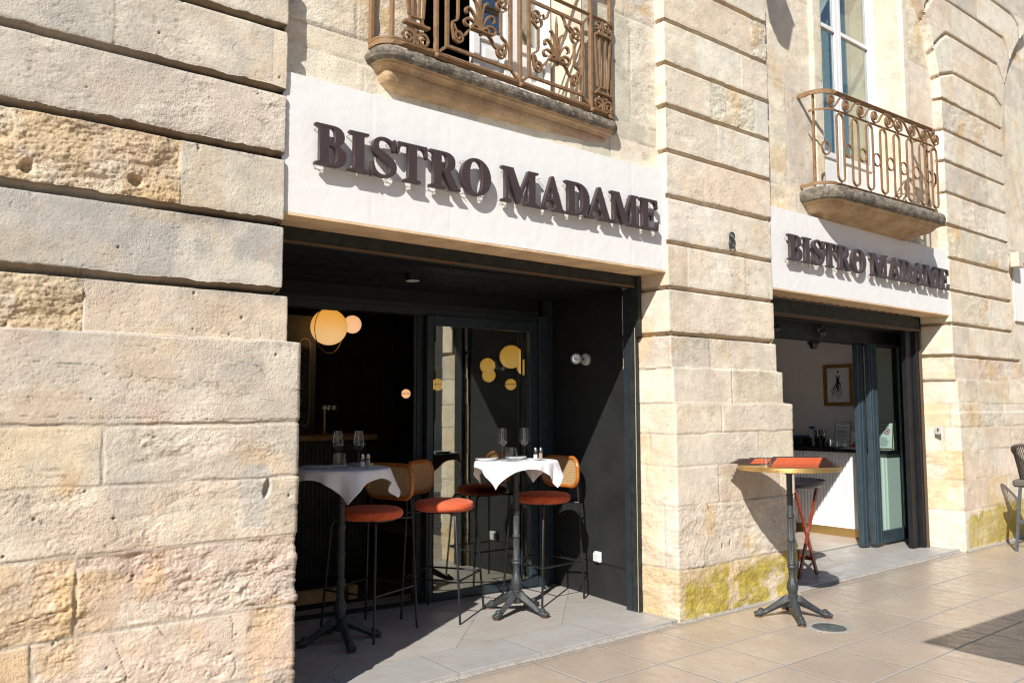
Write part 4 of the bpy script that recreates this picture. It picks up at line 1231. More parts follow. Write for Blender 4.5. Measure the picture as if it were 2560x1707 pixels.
# small text helper
def text_mesh(name, s, size, mat, parent, loc, rot, ext=.0006, align='CENTER'):
    cu = bpy.data.curves.new(name, 'FONT'); cu.body = s; cu.size = size; cu.extrude = ext; cu.align_x = align; cu.align_y = 'CENTER'; cu.resolution_u = 3
    tmp = bpy.data.objects.new(name+'_tmp', cu); COL.objects.link(tmp)
    dg = bpy.context.evaluated_depsgraph_get(); me = bpy.data.meshes.new_from_object(tmp.evaluated_get(dg))
    bpy.data.objects.remove(tmp); bpy.data.curves.remove(cu)
    o = bpy.data.objects.new(name, me); COL.objects.link(o); me.materials.clear(); me.materials.append(mat)
    o.parent = parent; o.location = loc; o.rotation_euler = rot
    return o
def notice(x, y, rz, w, h, lab, kind):
    t = empty('framed_notice', (x, y, 1.0305), rz, lab, 'notice', 'framed notices standing on the service counter')
    tilt = Matrix.Rotation(-.12, 4, 'X')
    mb = MB(); b = .008
    for bx in ((-w/2, w/2, 0, b), (-w/2, w/2, h-b, h)): mb.box(bx[0], bx[1], -.008, .004, bx[2], bx[3], T=tilt)
    mb.box(-w/2, -w/2+b, -.008, .004, b+.0003, h-b-.0003, T=tilt); mb.box(w/2-b, w/2, -.008, .004, b+.0003, h-b-.0003, T=tilt)
    part('frame', mb, M_['gilt'], t)
    mb = MB(); mb.box(-w/2+b, w/2-b, -.004, .002, b, h-b, T=tilt); part('sheet', mb, M_['paper'], t)
    mb = MB(); rn = random.Random(int(w*1000)+len(lab))
    def bar_(x0, x1, z0, z1): mb.box(x0, x1, -.0052, -.0045, z0, z1, T=tilt)
    if kind == 'text':
        bar_(-.018, -.004, h*.90, h*.935); bar_(.004, .016, h*.90, h*.935)
        zz = h*.82
        while zz > h*.12:
            if rn.random() < .15: zz -= .012
            th = .0045 if rn.random() < .35 else .0022
            bar_(-w*.40, -w*.40+w*rn.uniform(.55, .8), zz, zz+th); zz -= .0095
    if kind == 'smoke':
        zz = h*.42
        while zz > h*.08: bar_(-w*.30, w*rn.uniform(.15, .3), zz, zz+.003); zz -= .010
        bar_(-w*.3, w*.3, h*.86, h*.875); bar_(-w*.25, w*.25, h*.82, h*.83)
    if mb.v: part('lines', mb, M_['ink'], t)
    if kind == 'smoke':
        for cxx in (-w*.24, w*.20):
            mb = MB(); c = (cxx, -.0065, h*.66); r = .033
            mb.tube([(c[0]+r*math.cos(a), c[1], c[2]+r*math.sin(a)) for a in [2*PI*i/28 for i in range(28)]], .004, 6, closed=True, T=tilt)
            mb.tube([(c[0]-r*.7, c[1], c[2]+r*.7), (c[0]+r*.7, c[1], c[2]-r*.7)], .0035, 6, T=tilt); part('ban_symbol', mb, M_['redink'], t)
            mb = MB(); mb.tube([(c[0]-r*.6, c[1]+.001, c[2]-r*.35), (c[0]+r*.6, c[1]+.001, c[2]+r*.35)], .004, 6, T=tilt); part('cigarette', mb, M_['ink'], t)
    if kind == 'licence':
        o = text_mesh('numeral', 'IV', .052, M_['ink'], t, (-w*.2, -.030, h*.86), (PI/2-.12, 0, 0))
        mb = MB(); a = math.radians(52)
        Rm = tilt @ Matrix.Translation((.0, 0, h*.42)) @ Matrix.Rotation(-a, 4, 'Y')
        mb.box(-.13, .13, -.0053, -.0045, -.022, .022, T=Rm); part('red_band', mb, M_['redink'], t)
        o = text_mesh('band_text', 'LICENCE', .038, M_['paper'], t, (.0, -.0175, h*.42), (0, 0, 0), ext=.0004)
        o.rotation_euler = (Matrix.Rotation(-.12, 3, 'X') @ Matrix.Rotation(-a, 3, 'Y') @ Matrix.Rotation(PI/2, 3, 'X')).to_euler()
    return t
notice(9.30, 5.315, -PI/2, .205, .30, 'white printed notice in a thin gilt frame, left of the others on the counter', 'text')
notice(9.24, 5.075, -PI/2+.05, .21, .245, 'framed notice with a numeral and a diagonal red band, partly behind the door stile', 'licence')
notice(9.26, 4.80, -PI/2, .25, .305, 'framed notice with red no-smoking symbols, seen through the green glass', 'smoke')

# ceiling things of the small recess
t = empty('security_camera', (7.66, 4.66, 2.186), 0, 'black dome camera under the door header of the small recess', 'security camera')
mb = MB(); mb.lathe([(.062, 0), (.062, -.02), (.05, -.028)][::-1], 24); part('base', mb, M_['leg'], t)
mb = MB(); mb.lathe([(.0001, -.082), (.022, -.076), (.040, -.058), (.048, -.030), (.048, -.0285)], 24); part('dome', mb, M_['tray'], t)
for (x, lab) in ((6.60, 'bare glass bulb under the black ceiling, left one'), (7.38, 'bare glass bulb under the black ceiling, right one')):
    t = empty('glass_bulb', (x, 4.40, 2.325), 0, lab, 'bulb', 'bare bulbs under the small recess ceiling')
    mb = MB(); mb.lathe([(0.0001, -.125), (.03, -.115), (.045, -.085), (.04, -.055), (.022, -.035)], 20); part('bulb', mb, M_['bulb_glass'], t)
    mb = MB(); mb.lathe([(.022, -.036), (.022, 0)], 16); mb.lathe([(0.0001, -.10), (.012, -.08), (.005, -.05)], 10); part('holder', mb, M_['leg'], t)
# ------------------------------------------------------------ lettering
GL = {
'B': ["M0 0L.44 0C.62 0 .72 .10 .72 .27C.72 .42 .62 .50 .47 .525C.60 .55 .67 .63 .67 .75C.67 .91 .57 1 .40 1L0 1L0 .95L.10 .92L.10 .08L0 .05", "M.31 .55L.37 .55C.44 .55 .46 .63 .46 .755C.46 .89 .43 .945 .36 .945L.31 .945", "M.31 .055L.38 .055C.47 .055 .50 .14 .50 .275C.50 .42 .46 .495 .37 .495L.31 .495"],
'I': ["M0 0L.44 0L.44 .05L.33 .08L.33 .92L.44 .95L.44 1L0 1L0 .95L.11 .92L.11 .08L0 .05"],
'S': ["M.56 1.0L.53 1.0C.515 .95 .50 .94 .47 .955C.42 .99 .36 1.015 .29 1.015C.13 1.015 .03 .90 .03 .74C.03 .58 .13 .50 .27 .42C.38 .36 .44 .31 .44 .21C.44 .11 .37 .045 .28 .045C.16 .045 .08 .14 .055 .34L.015 .34L.01 -.01L.045 -.01C.06 .03 .075 .045 .10 .03C.15 0 .21 -.015 .28 -.015C.47 -.015 .59 .10 .59 .27C.59 .42 .50 .51 .34 .60C.22 .665 .165 .70 .165 .79C.165 .89 .22 .955 .30 .955C.41 .955 .49 .87 .52 .69L.56 .69"],
'T': ["M.18 0L.62 0L.62 .05L.51 .08L.51 .935L.58 .935C.70 .93 .75 .88 .765 .70L.81 .70L.79 1L.01 1L-.01 .70L.035 .70C.05 .88 .10 .93 .22 .935L.29 .935L.29 .08L.18 .05"],
'R': ["M0 0L.42 0L.42 .05L.31 .08L.31 .47L.345 .47L.60 0L.84 0L.84 .05L.77 .07L.54 .50C.64 .54 .69 .63 .69 .745C.69 .91 .58 1 .40 1L0 1L0 .95L.10 .92L.10 .08L0 .05", "M.31 .53L.36 .53C.45 .53 .47 .62 .47 .745C.47 .88 .44 .945 .36 .945L.31 .945"],
'O': ["M.42 -.02C.66 -.02 .84 .20 .84 .50C.84 .80 .66 1.02 .42 1.02C.18 1.02 0 .80 0 .50C0 .20 .18 -.02 .42 -.02", "M.42 .045C.30 .045 .23 .20 .23 .50C.23 .80 .30 .955 .42 .955C.54 .955 .61 .80 .61 .50C.61 .20 .54 .045 .42 .045"],
'M': ["M0 0L.28 0L.28 .05L.17 .09L.17 .80L.47 0L.53 0L.82 .80L.82 .08L.73 .05L.73 0L1.13 0L1.13 .05L1.03 .08L1.03 .92L1.13 .95L1.13 1L.82 1L.575 .36L.34 1L0 1L0 .95L.11 .91L.11 .09L0 .05"],
'A': ["M0 0L.28 0L.28 .05L.19 .08L.25 .27L.52 .27L.59 .08L.50 .05L.50 0L.92 0L.92 .05L.84 .07L.52 1.01L.44 1.01L.10 .08L0 .05", "M.275 .335L.50 .335L.385 .68"],
'D': ["M0 0L.38 0C.66 0 .84 .18 .84 .5C.84 .82 .66 1 .38 1L0 1L0 .95L.10 .92L.10 .08L0 .05", "M.31 .06L.36 .06C.53 .06 .60 .2 .60 .5C.60 .8 .53 .94 .36 .94L.31 .94"],
'E': ["M0 0L.70 0L.73 .30L.69 .30C.66 .13 .60 .06 .45 .06L.31 .06L.31 .48L.36 .48C.45 .48 .47 .43 .48 .33L.52 .33L.52 .69L.48 .69C.47 .59 .45 .54 .36 .54L.31 .54L.31 .94L.44 .94C.58 .94 .63 .88 .65 .72L.69 .72L.67 1L0 1L0 .95L.10 .92L.10 .08L0 .05"],
}
import re
def flat(path, n=7):
    tok = re.findall(r'[MLC]|-?\d*\.?\d+', path); pts = []; i = 0; cmd = 'M'
    while i < len(tok):
        if tok[i] in 'MLC': cmd = tok[i]; i += 1; continue
        if cmd in 'ML': pts.append((float(tok[i]), float(tok[i+1]))); i += 2
        else:
            c = [float(t) for t in tok[i:i+6]]; i += 6; p0 = pts[-1]
            for k in range(1, n+1):
                t = k/n; u = 1-t
                pts.append(tuple(u**3*p0[j]+3*u*u*t*c[j]+3*u*t*t*c[2+j]+t**3*c[4+j] for j in (0, 1)))
    if math.hypot(pts[0][0]-pts[-1][0], pts[0][1]-pts[-1][1]) < 1e-5: pts.pop()
    return pts
def curve_mesh(name, loops, ext, bevel=0.0):
    cu = bpy.data.curves.new(name, 'CURVE'); cu.dimensions = '2D'; cu.fill_mode = 'BOTH'; cu.extrude = ext; cu.bevel_depth = bevel; cu.bevel_resolution = 1
    for L in loops:
        sp = cu.splines.new('POLY'); sp.points.add(len(L)-1)
        for p, (x, y) in zip(sp.points, L): p.co = (x, y, 0, 1)
        sp.use_cyclic_u = True
    tmp = bpy.data.objects.new('tmp', cu); COL.objects.link(tmp)
    dg = bpy.context.evaluated_depsgraph_get(); me = bpy.data.meshes.new_from_object(tmp.evaluated_get(dg)); me.name = name
    bpy.data.objects.remove(tmp); bpy.data.curves.remove(cu)
    return me
WID = {k: max(p[0] for L in v for p in flat(L)) - min(p[0] for L in v for p in flat(L)) for k, v in GL.items()}
def lettering(spec, y, z, cap, lab):
    x0 = spec[0][1]
    t = empty('shop_sign_lettering', (x0, y, z), 0, lab, 'sign lettering', 'raised brown sign letters')
    for ch, a, b in spec:
        sx = (b-a)/WID[ch]; mn = min(p[0] for L in GL[ch] for p in flat(L))
        loops = [[((p[0]-mn)*sx, p[1]*cap) for p in flat(L)] for L in GL[ch]]
        me = curve_mesh('letter_'+ch.lower(), loops, .0135, .0012)
        me.materials.clear(); me.materials.append(M_['letter'])
        o = bpy.data.objects.new('letter', me); COL.objects.link(o); o.parent = t
        o.location = (a-x0, -.0437, 0); o.rotation_euler = (PI/2, 0, 0)
    mb = MB()
    rn = random.Random(8)
    mb.tube([(0, -.012, .004), (spec[5][2]-x0, -.012, .004)], .0014, 5); mb.tube([(spec[6][1]-x0, -.012, .004), (spec[-1][2]-x0, -.012, .004)], .0014, 5)
    for ch, a, b in spec:
        for fx in (.15, .8):
            for zz in (.03, .93):
                x = a-x0+(b-a)*fx
                mb.tube([(x, -.030, zz*cap), (x-.012, 0, zz*cap-.004)], .0024, 6)
    part('mounting_pins', mb, M_['bracket'], t)
    return t
S1 = [('B', 1.742, 1.918), ('I', 1.936, 2.050), ('S', 2.068, 2.222), ('T', 2.226, 2.424), ('R', 2.440, 2.650), ('O', 2.657, 2.872), ('M', 2.958, 3.246), ('A', 3.262, 3.464), ('D', 3.477, 3.690), ('A', 3.664, 3.898), ('M', 3.893, 4.160), ('E', 4.180, 4.372)]
S2 = [('B', 5.992, 6.192), ('I', 6.212, 6.335), ('S', 6.355, 6.527), ('T', 6.531, 6.741), ('R', 6.760, 6.985), ('O', 6.998, 7.250), ('M', 7.340, 7.660), ('A', 7.680, 7.908), ('D', 7.922, 8.150), ('A', 8.148, 8.406), ('M', 8.418, 8.722), ('E', 8.748, 8.968)]
lettering(S1, 3.900, 2.762, .216, 'large brown raised letters BISTRO MADAME on the white fascia over the dining recess')
lettering(S2, 3.900, 2.745, .216, 'brown raised letters BISTRO MADAME on the smaller, farther white fascia')
# house number 8
mb = MB()
for (cz, rx, rz) in ((.0335, .0235, .0255), (-.0300, .0285, .0320)):
    mb.tube([(rx*math.cos(a), -.004, cz+rz*math.sin(a)) for a in [2*PI*i/36 for i in range(36)]], [.0075+.003*abs(math.cos(2*PI*i/36)) for i in range(36)], 8, closed=True)
o = mb.build('house_number', M_['cast'])
o.location = (5.238, 3.862, 2.810)
tag(o, 'dark cast house number 8 on the middle pier', 'house number')
t = empty('key_switch', (8.985, 4.03, 1.262), 0, 'small cream key switch plate on the reveal of the far pier', 'switch')
t.rotation_euler = (0, 0, -PI/2-.24+.0)
mb = MB(); mb.box(-.040, .040, -.012, .004, -.042, .042, .004); part('plate', mb, M_['white_plastic'], t)
mb = MB(); mb.lathe([(.014, 0), (.014, .004), (0, .005)], 16, T=Matrix.Translation((0, -.012, .006)) @ Matrix.Rotation(PI/2, 4, 'X')); mb.box(-.003, .003, -.0185, -.0125, -.016, .004); part('lock', mb, M_['brass'], t)
t = empty('alarm_box', (10.78, 3.86, 3.27), 0, 'cream alarm box at the top right corner of the far pier', 'alarm')
mb = MB(); mb.box(-.09, .09, -.08, .02, -.09, .09, .008); part('case', mb, M_['cream_plastic'], t)
mb = MB(); mb.lathe([(.014, 0), (.010, .012), (0, .014)], 12, T=Matrix.Translation((.05, -.08, -.045)) @ Matrix.Rotation(PI/2, 4, 'X')); part('lamp', mb, M_['redink'], t)
# ------------------------------------------------------------ balconies
def outline(W, D, ins, r, inside=.25, n=10):
    """open path from the wall round the front, inset by ins; local y = 0 at the wall, negative outwards"""
    x0, x1, yf = ins, W-ins, -D+ins
    rr = max(r-ins, .012)
    P = [(x0, inside), (x0, min(-.001, yf+rr+.02))]
    for i in range(n+1): a = PI+PI/2*i/n; P.append((x0+rr+rr*math.cos(a), yf+rr+rr*math.sin(a)))
    m = 46
    for i in range(1, m): P.append((x0+rr+(x1-x0-2*rr)*i/m, yf))
    for i in range(n+1): a = 1.5*PI+PI/2*i/n; P.append((x1-rr+rr*math.cos(a), yf+rr+rr*math.sin(a)))
    P += [(x1, min(-.001, yf+rr+.02)), (x1, inside)]
    return P
def sweep(name, W, D, prof, r, mat, parent, seed, amp=.003):
    rings = [outline(W, D, ins, r) for ins, z in prof]
    P = np.zeros((len(prof), len(rings[0]), 3))
    for i, ((ins, z), R) in enumerate(zip(prof, rings)):
        P[i, :, :2] = R; P[i, :, 2] = z
    # resample the profile finer and roughen
    k = 5; fine = []
    for i in range(len(prof)-1):
        for j in range(k): fine.append(P[i]*(1-j/k)+P[i+1]*(j/k))
    fine.append(P[-1]); P = np.array(fine)
    dense = []
    for i in range(P.shape[1]-1):
        for j in range(4): dense.append(P[:, i]*(1-j/4)+P[:, i+1]*(j/4))
    dense.append(P[:, -1]); P = np.stack(dense, 1)
    n = fbm(P[..., 0]+P[..., 1], P[..., 2]*3, 14, 5, seed, gain=.62)+.8*np.minimum(0, fbm(P[..., 0]+P[..., 1], P[..., 2]*3, 30, 3, seed+1))
    P[..., 1] -= amp*n; P[..., 2] += amp*.7*n
    return grid_obj(name, P, mat, parent)
def balcony(name, W, D, loc, rz, lab, nose, corb, r, capz=0.0):
    t = empty(name, loc, rz, lab, 'balcony', 'stone balconies with iron railings')
    s = sweep('slab', W, D, nose, r, M_['slab'], t, 5, .0045)
    c = sweep('corbel', W, D, corb, r, M_['corbel'], t, 9, .0018)
    mb = MB(); o0 = outline(W, D, nose[0][0]+.002, r)
    mb.add([(x, y, nose[0][1]-.001) for x, y in o0], [tuple(range(len(o0)))])
    o1 = outline(W, D, corb[-1][0]+.002, r); mb.add([(x, y, corb[-1][1]+.001) for x, y in o1], [tuple(range(len(o1)))[::-1]])
    part('slab_top', mb, M_['slab'], t)
    return t
def bar(mb, pts, w=.010, h=.018, y=0.0, closed=False):
    mb.tube([(x, y, z) for x, z in pts], 0, sq=(w, h), closed=closed)
def arcp(cx_, cz, r, a0, a1, n=14, k=1.0):
    return [(cx_+r*math.cos(math.radians(a0+(a1-a0)*i/n)), cz+k*r*math.sin(math.radians(a0+(a1-a0)*i/n))) for i in range(n+1)]
def spiral(cx_, cz, r0, r1, a0, turns, n=30):
    return [(cx_+(r0+(r1-r0)*i/n)*math.cos(math.radians(a0)+2*PI*turns*i/n), cz+(r0+(r1-r0)*i/n)*math.sin(math.radians(a0)+2*PI*turns*i/n)) for i in range(n+1)]
def smooth(P, it=2):
    for _ in range(it):
        Q = [P[0]]
        for a, b in zip(P[:-1], P[1:]):
            Q.append(tuple(a[i]*.75+b[i]*.25 for i in range(len(a)))); Q.append(tuple(a[i]*.25+b[i]*.75 for i in range(len(a))))
        Q.append(P[-1]); P = Q
    return P

# ornate balcony over the dining recess
nose1 = [(.030, 0), (.012, -.002), (.001, -.016), (-.004, -.036), (.002, -.056), (.016, -.068), (.03, -.071)]
corb1 = [(.026, -.069), (.042, -.072), (.045, -.084), (.062, -.088), (.070, -.100), (.070, -.104), (.084, -.106), (.080, -.120), (.083, -.142), (.096, -.166), (.120, -.186), (.155, -.199), (.185, -.204)]
b1 = balcony('ornate_balcony', 1.985, .185, (2.085, 3.972, 3.500), .052, 'large balcony with ornate rusty scrollwork railing on a moulded stone corbel', nose1, corb1, .12)
YR = -.158
def railpath(W, D, ins, z, r, wall=.02):
    P = outline(W, D, ins, r, inside=wall)
    return [(x, y, z) for x, y in P]
rail = empty('railing', (0, 0, 0)); rail.parent = b1; 
def sub(name, mb, mat, par): return mb.build(name, mat, par)
mb = MB(); mb.tube(railpath(1.985, .185, .027, .030, .12), 0, sq=(.030, .016)); mb.tube(railpath(1.985, .185, .030, .052, .12), 0, sq=(.012, .026))
sub('bottom_rail', mb, M_['rail'], b1)
mb = MB(); mb.tube(railpath(1.985, .185, .027, 1.0, .12), 0, sq=(.040, .020)); mb.tube(railpath(1.985, .185, .028, .70, .12), 0, sq=(.022, .016)); mb.tube(railpath(1.985, .185, .028, .965, .12), 0, sq=(.022, .014))
sub('top_rail', mb, M_['rail'], b1)
bpy.data.objects.remove(rail)
def post(x, y, w=.022):
    mb = MB(); mb.box(x-w/2, x+w/2, y-.014, y+.014, .04, 1.0, .002); mb.sphere((x, y-.012, .026), .017, 8)
    sub('post', mb, M_['rail'], b1)
for x in (.375, 1.025, 1.675): post(x, YR)
post(.028, -.02, .024); post(.09, -.135, .018); post(1.957, -.02, .024); post(1.90, -.135, .018)
def panel(cx_):
    mb = MB(); z0, z1 = .110, .612; a = .247
    for s in (-1, 1): mb.box(cx_+s*a-.010, cx_+s*a+.010, YR-.010, YR+.010, z0-.01, z1+.01)
    for z in (z0, z1): mb.box(cx_-a+.0101, cx_+a-.0101, YR-.010, YR+.010, z-.009, z+.009)
    for s in (-1, 1):
        bar(mb, [(cx_+s*a, z0), (cx_+s*.318, .048)], .016, .016, YR+.001); bar(mb, [(cx_+s*a, z1), (cx_+s*.318, .690)], .016, .016, YR+.001)
    sub('panel_frame', mb, M_['rail'], b1)
    mb = MB(); c = cx_; m = .365
    for s in (-1, 1):
        def X(P): return [(c+s*x, m+z) for x, z in P]
        # lower volute, rising into the upper volute
        low = spiral(.165, -.170, .012, .040, -200, 1.45, 26)
        bar(mb, X(low+smooth([low[-1], (.222, -.10), (.170, -.075), (.168, -.04)], 2)[1:]), .011, .020, YR)
        bar(mb, X([(.166, -.05), (.166, .085)]), .013, .018, YR)
        upv = spiral(.178, .165, .010, .040, 20, -1.3, 26)
        bar(mb, X(smooth([(.166, .08), (.190, .095), (.222, .12), upv[-1]], 2)+upv[::-1]), .011, .020, YR+.0003)
        bar(mb, X(smooth([(.166, .085), (.140, .10), (.130, .135), (.152, .150)], 2)), .010, .018, YR+.0006)
        bar(mb, X(smooth([(.172, .118), (.125, .160), (.088, .172), (.080, .20), (.060, .240), (0.0, .252)], 3)), .010, .020, YR+.0009)
        bar(mb, X([(.150, .168), (.118, .190), (.108, .160)]), .009, .018, YR+.0012)
        # lower cusp towards the shelf
        bar(mb, X(smooth([(.200, -.105), (.175, -.150), (.120, -.160), (.092, -.115), (.070, -.098)], 3)), .011, .020, YR+.0015)
        # leaves of the palmette
        bar(mb, X(smooth([(.004, -.085), (.010, -.01), (.022, .065), (.050, .105), (.058, .095)], 3)), .011, .022, YR-.001)
        bar(mb, X(smooth([(.008, -.085), (.030, -.02), (.070, .030), (.105, .030), (.112, .0), (.098, -.008)], 3)), .011, .022, YR-.001)
        bar(mb, X(smooth([(.014, -.085), (.050, -.040), (.100, -.035), (.125, -.060), (.110, -.085), (.088, -.080)], 3)), .011, .022, YR-.001)
        bar(mb, X(smooth([(.006, -.090), (.030, -.060), (.058, -.066), (.062, -.088)], 3)), .014, .026, YR-.004)
    bar(mb, [(c, m-.085), (c, m+.16)], .011, .022, YR-.0005)
    mb.lathe([(0.0001, -.03), (.007, -.02), (.009, 0), (.006, .02), (.0001, .055)], 10, c=(c, YR, m+.175))
    mb.box(c-.078, c+.078, YR-.030, YR+.012, m-.100, m-.092)
    mb.sphere((c, YR-.008, m-.112), .013, 8)
    sub('scroll_panel', mb, M_['rail'], b1)
for cx_ in (.700, 1.350): panel(cx_)
def lyre(T):
    mb = MB()
    mb.box(-.085, .085, -.024, .016, .158, .172, T=T); mb.box(-.07, .07, -.020, .014, .580, .594, T=T)
    for s in (-1, 1):
        for (xa, xb) in ((.022, .030), (.050, .080)):
            mb.tube([(s*xa, 0, .215), (s*xb, 0, .58)], 0, sq=(.011, .015), T=T)
        sp = spiral(.052, .085, .010, .044, 60, 1.35, 26)
        if s < 0: sp = [(-x, z) for x, z in sp]
        mb.tube([(x, 0, z) for x, z in sp], 0, sq=(.010, .018), T=T)
        P = smooth([(s*.012, .055), (s*.004, .10), (s*.020, .135), (s*.070, .130), (s*.092, .090)], 3)
        mb.tube([(x, .0005*s, z) for x, z in P], 0, sq=(.009, .016), T=T)
        sp = spiral(.045, .655, .008, .034, 200, 1.3, 22)
        if s < 0: sp = [(-x, z) for x, z in sp]
        mb.tube([(x, 0, z) for x, z in sp], 0, sq=(.009, .018), T=T)
    mb.tube([(-.052, 0, .175), (-.034, 0, .212), (.034, 0, .212), (.052, 0, .175)], 0, sq=(.012, .018), T=T)
    mb.box(-.018, .018, -.006, .006, .05, .157, T=T); mb.box(-.016, .016, -.006, .006, .60, .70, T=T)
    mb.tube([(-.018, -.004, .145), (0, -.010, .128), (.018, -.004, .145)], .006, 6, T=T)
    sub('lyre_baluster', mb, M_['rail'], b1)
lyre(Matrix.Translation((.235, YR+.002, 0))); lyre(Matrix.Translation((1.80, YR+.002, 0)))

# smaller balcony
nose2 = [(.050, .0), (.022, -.004), (.004, -.022), (-.004, -.052), (.000, -.080), (.014, -.104), (.040, -.116)]
corb2 = [(.036, -.114), (.074, -.118), (.082, -.122), (.090, -.140), (.112, -.162), (.15, -.182), (.20, -.196), (.226, -.204), (.232, -.212), (.25, -.232), (.29, -.244), (.32, -.246)]
b2 = balcony('small_balcony', 2.07, .335, (6.375, 3.972, 3.425), -.043, 'smaller balcony with looped brown iron bars on a dark edged stone slab', nose2, corb2, .20)
Y2 = -.255; ox = 6.375
mb = MB(); mb.tube(railpath(2.06, .275, .020, .030, .17), 0, sq=(.026, .010)); sub('bottom_rail', mb, M_['rail'], b2)
mb = MB(); mb.tube(railpath(2.06, .275, .020, .850, .17), 0, sq=(.040, .014)); mb.tube(railpath(2.06, .275, .020, .840, .17), 0, sq=(.016, .012)); sub('top_rail', mb, M_['rail'], b2)
mb = MB(); mb.tube(railpath(2.06, .275, .020, .690, .17)[2:-2], 0, sq=(.018, .010)); sub('middle_rail', mb, M_['rail'], b2)
for x, y in ((.055, -.13), (2.005, -.13)):
    mb = MB(); mb.box(x-.009, x+.009, y-.009, y+.009, .03, .845); sub('post', mb, M_['rail'], b2)
mb = MB(); mb.sphere((.022, .0, .850), .022, 8); mb.sphere((.022, .0, .03), .016, 8); sub('wall_fixing', mb, M_['rail'], b2)
for k in range(8):
    x = .262+.2375*k*.985
    mb = MB(); r = .052; zt, zb = .672, .062
    P = arcp(x, zt-r, r, 0, 180, 12)+arcp(x, zb+r, r, 180, 360, 12)
    bar(mb, P, .015, .016, Y2, closed=True)
    mb.sphere((x, Y2, zt+.010), .010, 6); mb.sphere((x, Y2, zb-.012), .010, 6)
    sub('loop_bar', mb, M_['rail'], b2)
for k in range(8):
    x = .262+.2375*.985*(k-.5)
    mb = MB(); bar(mb, arcp(x, .360, .058, 0, 345, 24)+[(x+.058, .360)], .012, .014, Y2+(.07 if k == 0 else 0)); sub('ring', mb, M_['rail'], b2)
for k in range(9):
    s = 1 if k < 5 else -1
    x = .135+.232*k if k < 5 else .135+.232*k-.04
    mb = MB(); sp = spiral(0, 0, .010, .048, 0, 1.5, 34)
    tail = smooth([sp[-1], (-.050, -.03), (-.01, -.062), (.055, -.050), (.115, .030), (.165, .062), (.21, .058)], 3)[1:]
    P = [(x+s*a, .770+b) for a, b in sp+tail]
    P = [(min(max(a, .03), 2.03), b) for a, b in P]
    bar(mb, P, .012, .018, Y2+.001*(k % 2)); mb.sphere((x, Y2, .770), .012, 8); sub('scroll', mb, M_['rail'], b2)
mb = MB()
mb.tube([(2.03, -.16, .30), (2.05, -.19, .36), (2.03, -.2, .42), (2.06, -.17, .46)], 0, sq=(.010, .02)); sub('side_scroll', mb, M_['rail'], b2)

# ------------------------------------------------------------ windows
def pane_leaf(name, x0, x1, z0, zt, zp, zr, y, mat_g, st=.055, ltr=None):
    f = empty(name, (x0, y, z0)); 
    mb = MB(); w = x1-x0; H = zt-z0
    mb.box(0, st, 0, .05, 0, H, .004); mb.box(w-st, w, 0, .05, 0, H, .004)
    mb.box(st+.0004, w-st-.0004, .002, .048, 0, .09, .003); mb.box(st+.0004, w-st-.0004, .002, .048, zp-z0-.03, zp-z0+.03, .003)
    if zr: mb.box(st+.0004, w-st-.0004, .002, .048, zr-z0-.022, zr-z0+.022, .003)
    mb.box(st+.0004, w-st-.0004, .002, .048, H-.06, H, .003)
    mb.box(st+.001, w-st-.001, .018, .032, .0905, zp-z0-.0305); mb.box(st+.045, w-st-.045, .010, .0175, .135, zp-z0-.075, .003)
    o = part('frame', mb, M_['white_frame'], f)
    mb = MB(); mb.box(st+.0005, w-st-.0005, .022, .027, zp-z0+.0305, (H-.0605) if not zr else (zr-z0-.0225))
    if zr: mb.box(st+.0005, w-st-.0005, .022, .027, zr-z0+.0225, H-.0605)
    part('pane', mb, mat_g, f)
    return f
def window(lab, x0, x1, z0, z1, y, leaves, cat='window'):
    t = empty('french_window', (x0, y, z0), 0, lab, 'window')
    mb = MB(); b = .045; X = x1-x0; H = z1-z0
    mb.box(0, b, -.02, .07, 0, H, .004); mb.box(X-b, X, -.02, .07, 0, H, .004); mb.box(b, X-b, -.018, .07, H-b, H, .003); mb.box(b, X-b, -.018, .07, -.02, .015)
    part('casing', mb, M_['white_frame'], t)
    for (a, c, zp, zr, g) in leaves:
        L = pane_leaf('tmp', a, c, z0+.02, z1-b-.005, zp, zr, y+.005, g)
        for ch in children(L):
            ch.parent = t; ch.location = (a-x0, .005, .02)
        bpy.data.objects.remove(L)
    return t
window('white french window behind the ornate balcony, its left half open on a dark room', W1[0]+.02, W1[1]-.02, 3.505, 5.70, 4.28,
       [(3.055, 3.375, 4.02, 4.85, M_['window_glass']), (3.38, 3.672, 4.02, 4.85, M_['window_glass'])])
window('tall white casement window behind the small balcony', W2[0]+.02, W2[1]-.02, 3.445, 6.30, 4.22,
       [(W2[0]+.07, 7.575, 4.00, 5.32, M_['window_glass']), (7.58, W2[1]-.07, 4.00, 5.32, M_['window_glass'])])
mb = MB(); mb.box(6.3, 8.8, 6.4, 6.5, 3.3, 6.6); bpart('upper_room_wall', mb, M_['darkroom'])
mb = MB()   # rooms behind the upper windows
mb.box(1.9, 4.2, 6.3, 6.4, 3.3, 6.4); mb.box(1.9, 2.0, 4.5, 6.3, 3.3, 6.4); mb.box(4.1, 4.2, 4.5, 6.3, 3.3, 6.4)
bpart('upper_room_wall', mb, M_['darkroom'])
mb = MB(); mb.box(7.98, 8.03, 4.50, 6.2, 3.45, 6.4); mb.box(8.04, 8.8, 4.5, 4.55, 3.44, 6.4); mb.box(6.3, 6.75, 4.5, 4.55, 3.44, 6.4); bpart('upper_room_partition', mb, simple('pale_green_wall', (.50, .55, .46), .8))
mb = MB(); mb.box(1.9, 4.2, 4.345, 6.3, 3.25, 3.36); mb.box(6.3, 8.8, 4.345, 6.4, 3.2, 3.30); mb.box(1.9, 8.8, 4.345, 6.4, 6.62, 6.7); bpart('upper_floor', mb, M_['darkroom'])

